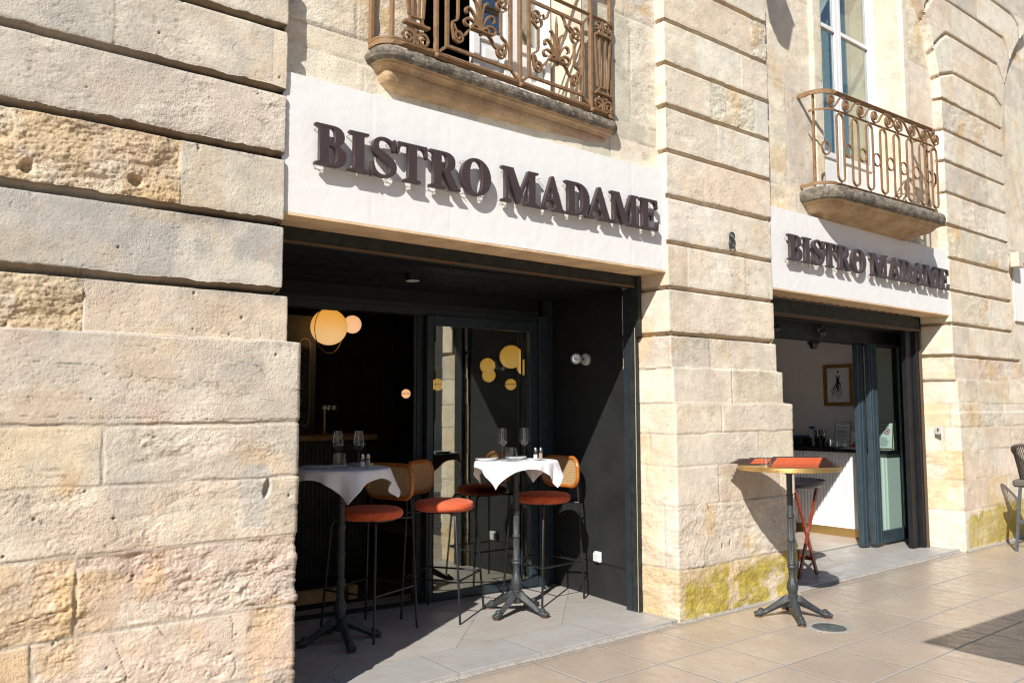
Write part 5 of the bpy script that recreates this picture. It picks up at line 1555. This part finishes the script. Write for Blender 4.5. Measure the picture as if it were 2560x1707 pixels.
# wall lantern just above the picture, its shadow falls on the middle pier
t = empty('wall_lantern', (5.10, 3.60, 6.02), 0, 'wrought iron lantern on a scrolled wall bracket above the middle pier, out of frame', 'lantern')
mb = MB()
mb.tube([(0, .28, .30), (0, -.28, .30)], .012, 8); mb.tube([(0, .28, -.10)]+[(0, .28-.5*math.sin(a), .30-.40*math.cos(a)) for a in [PI/2*i/10 for i in range(1, 10)]], .010, 8)
mb.tube([(0, .13-.07*math.cos(a), .16+.07*math.sin(a)) for a in [2*PI*i/20 for i in range(18)]], .008, 6); part('bracket', mb, M_['leg'], t)
mb = MB(); mb.lathe([(.0001, -.40), (.03, -.38), (.05, -.34), (.075, -.33), (.12, -.02), (.14, 0), (.10, .06), (.04, .12), (.03, .20), (.0001, .22)], 6, c=(0, -.28, 0), smooth=False); part('lantern_body', mb, M_['leg'], t)
# ------------------------------------------------------------ cast iron tables
def iron_table(R, Ht, topmat, rim, loc, rz, lab, thick=.03):
    t = empty('bistro_table', loc, rz, lab, 'table', 'high bistro tables on cast iron feet')
    mb = MB()
    prof = [(.040, .075), (.044, .090), (.042, .105), (.036, .112), (.034, .150), (.037, .155), (.028, .162), (.030, .175), (.038, .195), (.041, .215), (.038, .240), (.030, .262), (.024, .280),
            (.023, .282), (.026, .345), (.032, .352), (.033, .362), (.027, .370), (.032, .378), (.031, .388), (.024, .394), (.0235, .396), (.0235, .535), (.0285, .540), (.029, .548), (.0285, .556), (.0235, .560),
            (.023, .562), (.0225, .705), (.028, .710), (.030, .720), (.026, .727), (.028, .735), (.022, .740), (.0215, .742), (.021, .860), (.026, .864), (.026, .872), (.021, .876), (.021, Ht-thick-.040), (.030, Ht-thick-.035), (.036, Ht-thick-.015), (.10, Ht-thick-.008), (.10, Ht-thick-.001)]
    fl = []
    n = 48; vs = []; fs = []
    for (r, z) in prof:
        f = 0.14 if (.282 < z < .346 or .396 <= z <= .535 or .562 <= z <= .705) else (0.10 if .19 < z < .27 else 0)
        for j in range(n):
            a = 2*PI*j/n; rr = r*(1-f*(.5+.5*math.cos(a*(12 if z > .28 else 8)+(z*30 if z < .28 else 0))))
            vs.append((rr*math.cos(a), rr*math.sin(a), z))
    for i in range(len(prof)-1):
        for j in range(n): fs.append((i*n+j, i*n+(j+1) % n, (i+1)*n+(j+1) % n, (i+1)*n+j))
    fs.append(tuple((len(prof)-1)*n+j for j in range(n))); mb.add(vs, fs, smooth=True)
    part('column', mb, M_['cast'], t, auto=50)
    for k in range(4):
        A = Matrix.Rotation(PI/2*k, 4, 'Z'); mb = MB()
        path = [(.020, .118, .020, .034), (.045, .120, .024, .036), (.070, .108, .024, .034), (.100, .092, .021, .029), (.130, .075, .019, .026), (.160, .058, .018, .024), (.185, .044, .018, .021), (.205, .033, .019, .020), (.222, .026, .022, .021), (.240, .023, .025, .022), (.256, .019, .022, .018), (.266, .012, .012, .011)]
        vs = []; fs = []; m = 14
        for (x, z, w, h) in path:
            w *= 1.18; h *= 1.22
            for j in range(m):
                a = 2*PI*j/m; ca, sa = math.cos(a), math.sin(a)
                bump_ = 1+.15*math.cos(a*4)*(x < .2)+.13*math.sin(x*230)*(sa > .1)*(x < .21)
                yy = w*ca*bump_; zz = z+h*sa*bump_*(.9 if sa > 0 else .75)
                if x > .215: zz += .006*abs(math.cos(a*1.5+PI/2))*(sa > 0)
                vs.append((x, yy, max(zz, .0008)))
        for i in range(len(path)-1):
            for j in range(m): fs.append((i*m+j, i*m+(j+1) % m, (i+1)*m+(j+1) % m, (i+1)*m+j))
        fs.append(tuple(range(m))[::-1]); fs.append(tuple((len(path)-1)*m+j for j in range(m)))
        mb.add(vs, fs, smooth=True, T=A)
        for dy in (-.017, -.006, .006, .017): mb.sphere((.256, dy*1.15, .024), .0105, 6, sc=(1.7, .85, 1.25), T=A)
        mb.sphere((.224, 0, .050), .021, 8, sc=(1, 1.1, .7), T=A)
        leg = part('leg', mb, M_['cast'], t, auto=60)
        mb = MB(); mb.lathe([(.026, .0002), (.027, .004), (.024, .008)], 18, c=(.243, 0, 0), T=A); part('foot_pad', mb, M_['foot_rust'], leg)
    mb = MB(); z0, z1 = Ht-thick, Ht
    mb.lathe([(R-.006, z0), (R-.004, z1-.0008), (0.0001, z1)], 72, smooth=False); part('table_top', mb, topmat, t)
    if rim:
        mb = MB(); mb.lathe([(R-.010, z0-.001), (R-.002, z0-.002), (R, z0+.005), (R-.0035, z0+.010), (R, z0+.014), (R-.003, z0+.019), (R, z0+.023), (R-.001, z1-.001), (R-.006, z1+.0015), (R-.012, z1+.0005)], 72); part('rim', mb, rim, t)
    return t
T1 = (2.42, 4.84); T2 = (3.76, 4.72); T3 = (5.30, 3.454)
HT = 1.092
iron_table(.290, HT, M_['woodtop'], None, (*T1, Z0), math.radians(-10), 'round high table in the shade under a draped white cloth, nearest to the left pier')
iron_table(.290, HT, M_['woodtop'], None, (*T2, Z0), math.radians(17), 'round high table in the sun under a white cloth, before the glass door')
iron_table(.362, 1.085, M_['tabletop'], M_['brass'], (*T3, 0), math.radians(-44), 'brass rimmed high table on the pavement with orange menus on top', thick=.030)

def cloth(loc, rot, hs, R, seed, lab, zt):
    n = 110; g_ = np.linspace(-hs, hs, n)
    X, Y = np.meshgrid(g_, g_)
    # rounded, slightly bowed hems
    rho = np.hypot(X, Y)+1e-9; ph = np.arctan2(Y, X)
    L = np.maximum(rho-R, 0)
    bend = .012
    out = np.where(L > 0, R+bend*(1-np.exp(-L/bend))+.10*L+.16*L*L, rho)
    fold = (.30*fbm(np.cos(ph)*2.2, np.sin(ph)*2.2, 1.0, 3, seed)+.24*np.sin(ph*12+seed)*.5+.16*fbm(np.cos(ph)*5, np.sin(ph)*5, 1.0, 2, seed+3))
    out = out+fold*np.minimum(L, .2)**1.15*1.15
    drop = np.where(L > 0, L-bend*(1-np.exp(-L/bend)), 0)
    z = -drop*.965+.0012*fbm(X, Y, 9, 3, seed+9)
    tw = .10*L*fbm(X, Y, 3, 2, seed+5)
    XX = X/rho*out-Y*tw*2; YY = Y/rho*out+X*tw*2
    # small lift where the hem just reaches the rim
    z += .0
    P = np.stack([XX, YY, z], -1)
    o = grid_obj('tablecloth', P, M_['linen'], None)
    o.location = (loc[0], loc[1], zt); o.rotation_euler = (0, 0, rot)
    md = o.modifiers.new('solid', 'SOLIDIFY'); md.thickness = .0022; md.offset = 0
    tag(o, lab, 'tablecloth', 'white tablecloths')
    return o
ZT = Z0+HT+.0035
cloth(T1, math.radians(67.5-45), .365, .296, 3, 'white tablecloth hanging in shaded bluish points on the left table', ZT)
cloth(T2, math.radians(25-45), .355, .296, 8, 'sunlit white tablecloth hanging in points on the table by the glass door', ZT)
ZC = ZT+.0018

def wine_glass(loc, lab, h=.235):
    t = empty('wine_glass', loc, 0, lab, 'wine glass', 'stemmed wine glasses')
    mb = MB(); s = h/.235
    prof = [(.036, .0005), (.036, .002), (.010, .006), (.0045, .012), (.0035, .03), (.0035, .095), (.006, .104), (.020, .114), (.034, .128), (.0405, .146), (.040, .16), (.0345, .20), (.030, .235), (.0293, .235), (.0338, .20), (.0393, .16), (.0398, .146), (.033, .130), (.019, .116), (.0001, .110)]
    mb.lathe([(r*s, z*s) for r, z in prof], 28); part('glass', mb, M_['glass'], t, auto=70)
    return t
def tumbler(loc, lab, r=.040, h=.095):
    t = empty('tumbler', loc, 0, lab, 'tumbler', 'ribbed water tumblers')
    mb = MB(); n = 48; vs = []; fs = []
    prof = [(.0001, .0008), (r*.90, .0008), (r*1.02, .012), (r, .03), (r*.86, h), (r*.82, h), (r*.94, .03), (r*.94, .014), (.0001, .012)]
    for (a, z) in prof:
        for j in range(n):
            an = 2*PI*j/n; rr = a*(1+.03*math.cos(an*16)*(z < h*.8)*(z > .005)); vs.append((rr*math.cos(an), rr*math.sin(an), z))
    for i in range(len(prof)-1):
        for j in range(n): fs.append((i*n+j, i*n+(j+1) % n, (i+1)*n+(j+1) % n, (i+1)*n+j))
    mb.add(vs, fs, smooth=True); part('glass', mb, M_['glass'], t, auto=60)
    return t
def shaker(loc, kind, lab):
    t = empty('salt_shaker' if kind == 'salt' else 'pepper_shaker', loc, 0, lab, kind+' shaker')
    mb = MB(); mb.lathe([(.0001, .001), (.0165, .001), (.0170, .01), (.0135, .06), (.0125, .066), (.0117, .066), (.0125, .058), (.0155, .012), (.0001, .006)], 20); part('glass', mb, M_['glass'], t)
    mb = MB(); hh = .043 if kind == 'salt' else .055
    mb.lathe([(.0001, .0062), (.0152, .0125), (.0122+(.0015 if hh < .05 else 0), hh), (.0001, hh+.001)], 18); part('filling', mb, M_[kind], t)
    mb = MB(); mb.lathe([(.0132, .0665), (.0135, .070), (.0125, .083), (.008, .092), (.0001, .094)], 18); part('cap', mb, M_['cutlery'], t)
def plate(loc, r, lab):
    t = empty('side_plate', loc, 0, lab, 'plate', 'white side plates')
    mb = MB(); mb.lathe([(.0001, .002), (r*.62, .002), (r*.66, .0), (r*.98, .013), (r, .0155), (r*.98, .0165), (r*.68, .006), (r*.62, .005), (.0001, .005)], 44); part('plate', mb, M_['china'], t)
    mb = MB(); mb.lathe([(r*.985, .0167), (r*.975, .0172), (r*.965, .0163)], 44); part('lip', mb, M_['china'], t)
def fork(loc, rz, lab):
    t = empty('fork', loc, rz, lab, 'fork')
    mb = MB(); mb.tube([(0, 0, .0025), (.05, 0, .003), (.11, 0, .006)], 0, sq=(.006, .002)); part('handle', mb, M_['cutlery'], t)
    mb = MB(); mb.tube([(.11, 0, .006), (.125, 0, .004), (.14, 0, .0035)], 0, sq=(.016, .0015))
    for k in (-1.5, -.5, .5, 1.5): mb.tube([(.138, k*.0045, .0035), (.17, k*.004, .006), (.185, k*.004, .010)], 0, sq=(.0022, .0015))
    part('tines', mb, M_['cutlery'], t)
# table 2, in the sun
wine_glass((3.675, 4.775, ZC), 'left wine glass of the sunlit table, stem hidden behind the tumbler')
wine_glass((3.838, 4.720, ZC), 'right wine glass of the sunlit table, standing alone')
tumbler((3.640, 4.620, ZC), 'tumbler on the sunlit cloth between the plates', .046, .100)
shaker((3.846, 4.600, ZC), 'salt', 'white salt shaker on the sunlit table')
shaker((3.879, 4.580, ZC), 'pepper', 'tan pepper shaker on the sunlit table')
plate((3.570, 4.835, ZC), .086, 'white plate at the left of the sunlit table')
plate((3.860, 4.855, ZC), .086, 'white plate behind the lone wine glass on the sunlit table')
fork((3.60, 4.70, ZC), math.radians(-20), 'fork on the sunlit cloth beside the tumbler')
# table 1, in the shade
wine_glass((2.400, 4.865, ZC), 'left wine glass of the shaded table, above the tumbler')
wine_glass((2.530, 4.825, ZC), 'right wine glass of the shaded table, next to the shakers')
tumbler((2.345, 4.725, ZC), 'tumbler on the shaded blue-white cloth', .046, .100)
shaker((2.479, 4.680, ZC), 'salt', 'white salt shaker on the shaded table')
shaker((2.514, 4.672, ZC), 'pepper', 'dark pepper shaker on the shaded table')
plate((2.255, 4.875, ZC), .086, 'white plate at the left of the shaded table, beside the near pier')
plate((2.60, 4.925, ZC), .086, 'white plate behind the shakers of the shaded table')
fork((2.23, 4.735, ZC), math.radians(0), 'fork beside the left plate on the shaded table')

# ------------------------------------------------------------ bar stools
def rrect(w, h, r, n=10):
    P = []
    for (cx_, cz, a0) in ((w/2-r, h/2-r, 0), (-w/2+r, h/2-r, 90), (-w/2+r, -h/2+r, 180), (w/2-r, -h/2+r, 270)):
        for i in range(n+1): a = math.radians(a0+90*i/n); P.append((cx_+r*math.cos(a), cz+r*math.sin(a)))
    return P
def stool():
    t = empty('bar_stool', (0, 0, 0), 0, None, 'bar stool', 'orange velvet bar stools with cane backs')
    mb = MB(); n = 56
    mb.lathe([(.0001, .742), (.185, .743), (.205, .750), (.216, .765), (.218, .780), (.212, .797), (.195, .808), (.16, .815), (.10, .819), (.0001, .821)], n); s = part('seat', mb, M_['velvet'], t)
    mb = MB(); mb.lathe([(.0001, .733), (.17, .733), (.175, .7415)], 40); part('seat_base', mb, M_['leg'], t)
    legs = {}
    for sx in (1, -1):
        for sy in (1, -1):
            mb = MB()
            if sx > 0: P = [(.225, sy*.225, 0), (.175, sy*.190, .700), (.166, sy*.182, .722), (.145, sy*.16, .730), (.10, sy*.11, .730)]
            else: P = [(-.225, sy*.225, 0), (-.205, sy*.195, .735), (-.212, sy*.175, .86), (-.222, sy*.155, .965)]
            mb.tube(P, .0085, 10); L = part('leg', mb, M_['leg'], t)
            if sx < 0:
                mb = MB(); mb.tube([(-.2046, sy*.1945, .738), (-.13, sy*.12, .737)], .008, 8); part('arm', mb, M_['leg'], L)
    def at_(sx, sy, z):
        k = z/.72
        return (sx*.225+(((.175) if sx > 0 else -.205)-sx*.225)*k, sy*.225-sy*.033*k, z)
    zz = .285
    for a, b in (((1, 1), (1, -1)), ((1, 1), (-1, 1)), ((1, -1), (-1, -1)), ((-1, 1), (-1, -1))):
        mb = MB(); mb.tube([at_(*a, zz), at_(*b, zz)], .007, 8); part('footrest_bar', mb, M_['leg'], t)
    # curved back: u along y, bowed
    W, H, zc = .43, .255, .970
    def B(u, z, d=0.0): return (-.225-d+.9*u*u, u, zc+z)
    P = rrect(W-.03, H-.03, .085, 10)
    # densify
    Q = []
    for a, b in zip(P, P[1:]+P[:1]):
        m = max(1, int(math.hypot(b[0]-a[0], b[1]-a[1])/.02))
        for i in range(m): Q.append((a[0]+(b[0]-a[0])*i/m, a[1]+(b[1]-a[1])*i/m))
    mb = MB(); mb.tube([B(u, z) for u, z in Q], .0165, 12, closed=True)
    bk = part('backrest', mb, M_['wood'], t)
    # woven cane: octagonal holes in a real sheet
    w2, h2, rr = W-.062, H-.062, .072
    mb = MB(); mb.tube([B(u, z, -.006) for u, z in [(a*(w2/(W-.03)), b*(h2/(H-.03))) for a, b in Q]], .0035, 6, closed=True); part('cane_edge', mb, M_['cane'], bk)
    pitch = .0128; nx = int(w2/pitch); nz = int(h2/pitch); vs = []; fs = []
    def inside(u, z):
        du, dz = abs(u)-(w2/2-rr), abs(z)-(h2/2-rr)
        if du > 0 and dz > 0: return math.hypot(du, dz) < rr
        return abs(u) < w2/2 and abs(z) < h2/2
    ou = -(nx*pitch)/2; oz = -(nz*pitch)/2; hr = pitch*.30
    for i in range(nx):
        for j in range(nz):
            cu, cz = ou+(i+.5)*pitch, oz+(j+.5)*pitch
            if not inside(cu, cz): continue
            hp = pitch/2; b0 = len(vs)
            outer = [(-hp, -hp), (0, -hp), (hp, -hp), (hp, 0), (hp, hp), (0, hp), (-hp, hp), (-hp, 0)]
            for (a, b) in outer: vs.append(B(cu+a, cz+b, -.005))
            for (a, b) in outer:
                l = math.hypot(a, b); vs.append(B(cu+a/l*hr, cz+b/l*hr, -.0045))
            for q in range(8): fs.append((b0+q, b0+(q+1) % 8, b0+8+(q+1) % 8, b0+8+q))
    mb = MB(); mb.add(vs, fs); o = part('cane_panel', mb, M_['cane'], bk)
    md = o.modifiers.new('solid', 'SOLIDIFY'); md.thickness = .0025
    return t
st = stool()
SP = [((2.690, 4.950), -158.6, 'shaded orange stool nearest the left pier, behind the bluish tablecloth'),
      ((3.325, 5.020), -57.3, 'middle orange stool half in sun, directly in front of the glass door'),
      ((4.213, 4.950), -177.0, 'orange stool at the black side wall, its sunlit cane back behind the white cloth')]
for i, (p, a, lab) in enumerate(SP):
    o = st if i == 0 else copy_tree(st)
    o.location = (p[0], p[1], Z0); o.rotation_euler = (0, 0, math.radians(a)); o['label'] = lab

# ------------------------------------------------------------ menus and glass on the pavement table
TA = math.radians(-38.3)
rv = Vector((math.cos(TA), math.sin(TA), 0)); fv = Vector((-math.sin(TA), math.cos(TA), 0))
def menu(u, v, ang, L=.33, lab='', tilt=3.0, z=0.0, wing=.1, side=1):
    p = Vector((T3[0], T3[1], 1.0868+z))+rv*u+fv*v
    t = empty('folded_menu', p, TA+ang, lab, 'menu', 'orange folded menus fanned on the brass rimmed table')
    d = .115; T_ = Matrix.Rotation(math.radians(tilt), 4, 'X')
    mb = MB(); mb.box(-L/2, L/2, 0, .020, .0012, .0030, T=T_); mb.tube([(-L/2, .0008, .0022), (0, .0004, .0023), (L/2, .0008, .0022)], .0021, 8); part('cover', mb, M_['menu_out'], t)
    mb = MB(); mb.box(-L/2, L/2, -.0006, d-.002, -.0026, -.0002, T=T_); mb.box(-L/2+.001, L/2-.001, .0203, d, .0010, .0026, T=T_)
    e = side*L/2
    for q in range(3):
        zq = .0004+q*.0012; w_ = wing*(1-.10*q)
        P = [(e, .003, zq), (e+side*w_*.55, .02+q*.008, zq-.001), (e+side*w_, .055+q*.012, zq-.002), (e+side*w_*.96, .075+q*.012, zq-.002), (e, d*.9, zq)]
        n = len(P); vs = P+[(a, b, c+.0007) for a, b, c in P]
        mb.add(vs, [tuple(range(n))[::-1], tuple(range(n, 2*n))]+[(i, (i+1) % n, n+(i+1) % n, n+i) for i in range(n)])
    part('inner_leaves', mb, M_['menu_in'], t)
rn = random.Random(21)
words = ['frontmost', 'second', 'third', 'fourth', 'fifth', 'sixth', 'seventh', 'eighth', 'ninth', 'tenth', 'rearmost']
for k in range(9):
    menu(-.050+.020*k, -.270+.044*k, rn.uniform(-.025, .025)-.02, wing=.19-.015*k, lab='orange menu, %s of the long right-hand fan' % words[k if k < 8 else 10], z=.0030+.0048*k)
for k in range(5):
    menu(-.155+.020*k, .0+.042*k, .10+rn.uniform(-.03, .03), .25, wing=.15-.008*k, side=-1, lab='orange menu, %s of the short left fan behind the glass' % (words[k] if k < 4 else 'rearmost'), z=.009+.0050*k)
tumbler(tuple(Vector((T3[0], T3[1], 1.0862))+rv*-.228+fv*-.20), 'clear tumbler at the left of the orange menus', .034, .070)

# ------------------------------------------------------------ folding tray stand
t = empty('tray_stand', (6.56, 4.25, Z0), 0, 'red-brown folding tray stand with a round black tray in the small recess', 'tray stand')
def board(a, b, y, w=.030, d=.018):
    A = Vector((a[0], y, a[1])); Bv = Vector((b[0], y, b[1]))
    mb = MB(); mb.tube([A, Bv], 0, sq=(w, d)); return mb
for y in (-.13, .12):
    part('leg', board((-.16, .780), (.150, .0), y), M_['stoolwood'], t); part('leg', board((.17, .780), (-.165, .0), y-.0185), M_['stoolwood'], t)
mb = MB(); mb.tube([(.0, -.165, .385), (.0, .13, .385)], .005, 8); mb.sphere((0, -.160, .385), .008, 6); part('pivot', mb, M_['silver'], t)
mb = MB(); mb.box(-.125, -.095, -.12, .11, .15, .235, .003); part('crossbar', mb, M_['stoolwood'], t)
mb = MB(); mb.box(.11, .135, -.12, .11, .12, .155, .003); part('crossbar', mb, M_['stoolwood'], t)
mb = MB(); mb.lathe([(.0001, .782), (.235, .782), (.262, .800), (.280, .835), (.288, .836), (.288, .831), (.272, .802), (.24, .7785), (.0001, .7785)][::-1], 56); part('tray', mb, M_['tray'], t, auto=50)

# things on the service counter
CZ = 1.0305
for k, (x, y, lab) in enumerate(((9.02, 5.47, 'left wine glass on the black counter'), (9.02, 5.385, 'right wine glass on the black counter, by the steel tumbler'), (9.16, 5.50, 'rear wine glass on the black counter'))):
    wine_glass((x, y, CZ), lab, .225)
for k, (x, y, lab) in enumerate(((8.98, 5.20, 'counter tumbler left of its twin'), (9.00, 5.12, 'counter tumbler nearest the framed notice'))):
    tumbler((x, y, CZ), lab, .038, .09)
t = empty('steel_cup', (8.98, 5.285, CZ), 0, 'small brushed steel cup on the counter', 'cup')
mb = MB(); mb.lathe([(.0001, 0), (.032, 0), (.035, .01), (.036, .10), (.038, .102), (.034, .10), (.033, .012), (.0001, .008)], 28); part('cup', mb, M_['silver'], t)
mb = MB(); mb.tube([(0, -.036, .08), (0, -.055, .07), (0, -.055, .04), (0, -.035, .03)], .003, 6); part('handle', mb, M_['silver'], t)
t = empty('service_tray', (9.05, 5.42, CZ-.004), 0, 'dark tray under the counter glasses', 'tray')
mb = MB(); mb.box(-.12, .12, -.20, .20, 0, .006, .002); part('base', mb, M_['tray'], t)
mb = MB(); mb.box(-.13, -.1205, -.21, .21, 0, .014); mb.box(.1205, .13, -.21, .21, 0, .014); part('lip', mb, M_['tray'], t)
t = empty('storage_tub', (9.12, 5.78, CZ), 0, 'dark blue plastic tub at the left end of the counter', 'tub')
mb = MB(); mb.box(-.12, .12, -.10, .10, 0, .11, .01); part('body', mb, M_['tray'], t)
mb = MB(); mb.box(-.11, .11, -.09, .09, .1105, .135, .01); part('cloth', mb, M_['blue_cloth'], t)
t = empty('spray_bottle', (9.28, 5.72, CZ), 0, 'white spray bottle with blue trigger behind the counter glasses', 'spray bottle')
mb = MB(); mb.lathe([(.0001, 0), (.038, 0), (.040, .01), (.040, .13), (.03, .17), (.014, .19), (.014, .21), (.0001, .212)], 24); part('bottle', mb, M_['white_plastic'], t)
mb = MB(); mb.box(-.012, .012, -.05, .02, .212, .245, .004); mb.tube([(0, -.02, .215), (0, -.035, .18)], .005, 6); part('trigger', mb, M_['blue_cloth'], t)
t = empty('ice_bucket', (9.22, 5.56, CZ), 0, 'dark cylinder bucket behind the counter wine glasses', 'bucket')
mb = MB(); mb.lathe([(.0001, 0), (.058, 0), (.066, .20), (.069, .205), (.063, .20), (.055, .01), (.0001, .008)], 28); part('body', mb, M_['tray'], t)
mb = MB(); mb.lathe([(.0001, .19), (.058, .195), (.063, .199)], 24); part('lining', mb, M_['silver'], t)
t = empty('lemon_bowl', (9.20, 5.42, CZ), 0, 'small bowl of yellow fruit behind the steel cup', 'bowl')
mb = MB(); mb.lathe([(.0001, 0), (.03, 0), (.055, .045), (.057, .046), (.052, .045), (.028, .006), (.0001, .004)], 26); part('bowl', mb, M_['tray'], t)
mb = MB(); ym = simple('lemon', (.45, .30, .06), .6)
for q in range(5): mb.sphere((.025*math.cos(q*1.3), .025*math.sin(q*1.3), .048+.01*(q % 2)), .022, 8, sc=(1.2, 1, 1))
part('fruit', mb, ym, t)
t = empty('paper_stack', (9.02, 5.02, CZ), .2, 'loose papers lying on the counter before the framed notices', 'papers')
mb = MB(); mb.box(-.07, .07, -.10, .10, 0, .006); part('sheets', mb, M_['paper'], t); mb = MB(); mb.box(-.065, .065, -.095, .09, .0065, .012, T=Matrix.Rotation(.12, 4, 'Z')); part('top_sheet', mb, M_['paper'], t)

# ------------------------------------------------------------ floor light cover in the pavement
t = empty('ground_cover', (5.245, 3.142, .0), .3, 'round sunken steel cover with a cement ring in the pavement', 'ground cover')
n = 96; rr_ = [.112, .116, .124, .140, .150]; P = np.zeros((5, n+1, 3)); an = np.linspace(0, 2*PI, n+1)
for i, r in enumerate(rr_):
    w = fbm(np.cos(an)*2, np.sin(an)*2, 2.5, 3, 5)*.010*(i >= 3)
    P[i, :, 0] = (r+w)*np.cos(an); P[i, :, 1] = (r+w)*np.sin(an); P[i, :, 2] = (.0015, .0055, .0062, .005, .0009)[i]
P[:, -1] = P[:, 0]
grid_obj('cement_ring', P, M_['mortar'], t)
mb = MB(); mb.lathe([(.111, .0012), (.111, .0046), (.100, .0048), (.098, .0034), (.094, .0034), (.092, .0046), (.0001, .0050)], 64); part('cover', mb, M_['steelcover'], t)

# ------------------------------------------------------------ rope chair at the right edge
t = empty('rope_armchair', (9.78, 3.34, 0), 0, 'high armchair with grey rope back, cut off by the right edge', 'chair')
mb = MB()
rim = smooth([(.25, .22, .86), (-.10, .24, 1.02), (-.30, .17, 1.10), (-.36, .0, 1.12), (-.30, -.20, 1.10), (-.10, -.26, 1.02), (.25, -.24, .86)], 3)
mb.tube(rim, .018, 10); part('top_rail', mb, M_['rope'], t)
mb = MB()
base = smooth([(.25, .20, .72), (-.02, .22, .71), (-.12, .14, .70), (-.15, .0, .70), (-.12, -.16, .70), (-.02, -.24, .71), (.25, -.22, .72)], 3)
m = len(rim)
for i in range(2, m-2):
    a = Vector(rim[i]); b = Vector(base[i]); mb.tube([a, (a+b)/2+Vector((.01, 0, 0)), b], .0055, 5)
part('rope_weave', mb, M_['rope'], t)
mb = MB(); mb.box(-.17, .27, -.24, .24, .66, .74, .02); part('seat', mb, M_['rope'], t)
for (x, y, tx, ty) in ((-.24, .20, -.14, .17), (-.20, -.24, -.14, -.20), (.30, .22, .22, .19), (.30, -.24, .22, -.2)):
    mb = MB(); mb.tube([(x, y, 0), (tx, ty, .67)], 0, sq=(.026, .026)); part('leg', mb, M_['chairmetal'], t)
mb = MB(); mb.tube([(-.205, .19, .30), (-.18, -.22, .30)], 0, sq=(.02, .02)); mb.tube([(.26, .20, .30), (.26, -.22, .30)], 0, sq=(.02, .02)); mb.tube([(-.205, .19, .30), (.26, .20, .30)], 0, sq=(.02, .02)); mb.tube([(-.18, -.22, .30), (.26, -.22, .30)], 0, sq=(.02, .02)); part('footrest', mb, M_['chairmetal'], t)

# ------------------------------------------------------------ the street around, seen in reflections and by its shadows
t = empty('square_parasol', (3.86, -.42, 0), math.radians(-2.5), 'square pale parasol outside the frame, throwing the wedge of shadow on the paving', 'parasol')
mb = MB(); w = 1.25; zb = 2.42
mb.add([(-w, -w, zb), (w, -w, zb), (w, w, zb), (-w, w, zb), (0, 0, zb+.5)], [(0, 1, 4), (1, 2, 4), (2, 3, 4), (3, 0, 4), (0, 1, 2, 3)])
part('canopy', mb, M_['canvas'], t)
mb = MB(); mb.tube([(0, 0, 0), (0, 0, zb+.45)], .024, 12); part('pole', mb, M_['chairmetal'], t)
mb = MB(); mb.box(-.3, .3, -.3, .3, 0, .07, .01); part('base', mb, M_['chairmetal'], t)
opp = empty('opposite_house', (6, -19, 0), 0, 'stone house across the square, outside the frame, mirrored in the glass', 'building')
mb = MB(); mb.box(-26, 26, -6, 0, 0, 10.5); part('wall', mb, M_['opp_wall'], opp)
mb = MB(); mb.add([(-26.5, .4, 10.5), (26.5, .4, 10.5), (26.5, -3, 13.6), (-26.5, -3, 13.6), (-26.5, -6.4, 10.5), (26.5, -6.4, 10.5)], [(0, 1, 2, 3), (3, 2, 5, 4), (0, 3, 4), (1, 5, 2)]); part('roof', mb, M_['roof'], opp)
for k in range(14):
    for zf_ in (1.0, 4.4, 7.6):
        x = -24+k*3.6; mb = MB(); mb.box(x, x+1.2, .002, .05, zf_, zf_+2.1); wd = part('window', mb, M_['opp_dark'], opp)
        mb = MB(); mb.box(x-.1, x, .0, .08, zf_-.1, zf_+2.2); mb.box(x+1.2, x+1.3, .0, .08, zf_-.1, zf_+2.2); mb.box(x-.1, x+1.3, .0, .10, zf_+2.2, zf_+2.35); part('surround', mb, M_['soffit'], wd)
pl = empty('potted_shrub', (6.1, -2.4, 0), 0, 'bushy shrub in a dark pot on the square, outside the frame', 'plant')
mb = MB(); mb.lathe([(.0001, 0), (.22, 0), (.30, .5), (.32, .52), (.29, .52), (.28, .45), (.0001, .44)], 28); part('pot', mb, M_['pot'], pl)
mb = MB(); rn = random.Random(3)
for k in range(1500):
    a = rn.uniform(0, 2*PI); r = .62*math.sqrt(rn.random()); z = .6+1.5*rn.random(); r *= math.sin(min(PI, (z-.45)/1.9*PI))**.5
    c = Vector((r*math.cos(a), r*math.sin(a), z)); u = Vector((rn.gauss(0, 1), rn.gauss(0, 1), rn.gauss(0, 1))).normalized(); v = u.orthogonal().normalized()
    mb.add([c-u*.07, c+v*.025, c+u*.07, c-v*.025], [(0, 1, 2, 3)])
part('foliage', mb, M_['leafgreen'], pl)
mb = MB(); mb.tube([(0, 0, .44), (.02, 0, 1.3)], .025, 8); part('stem', mb, M_['crate'], pl)
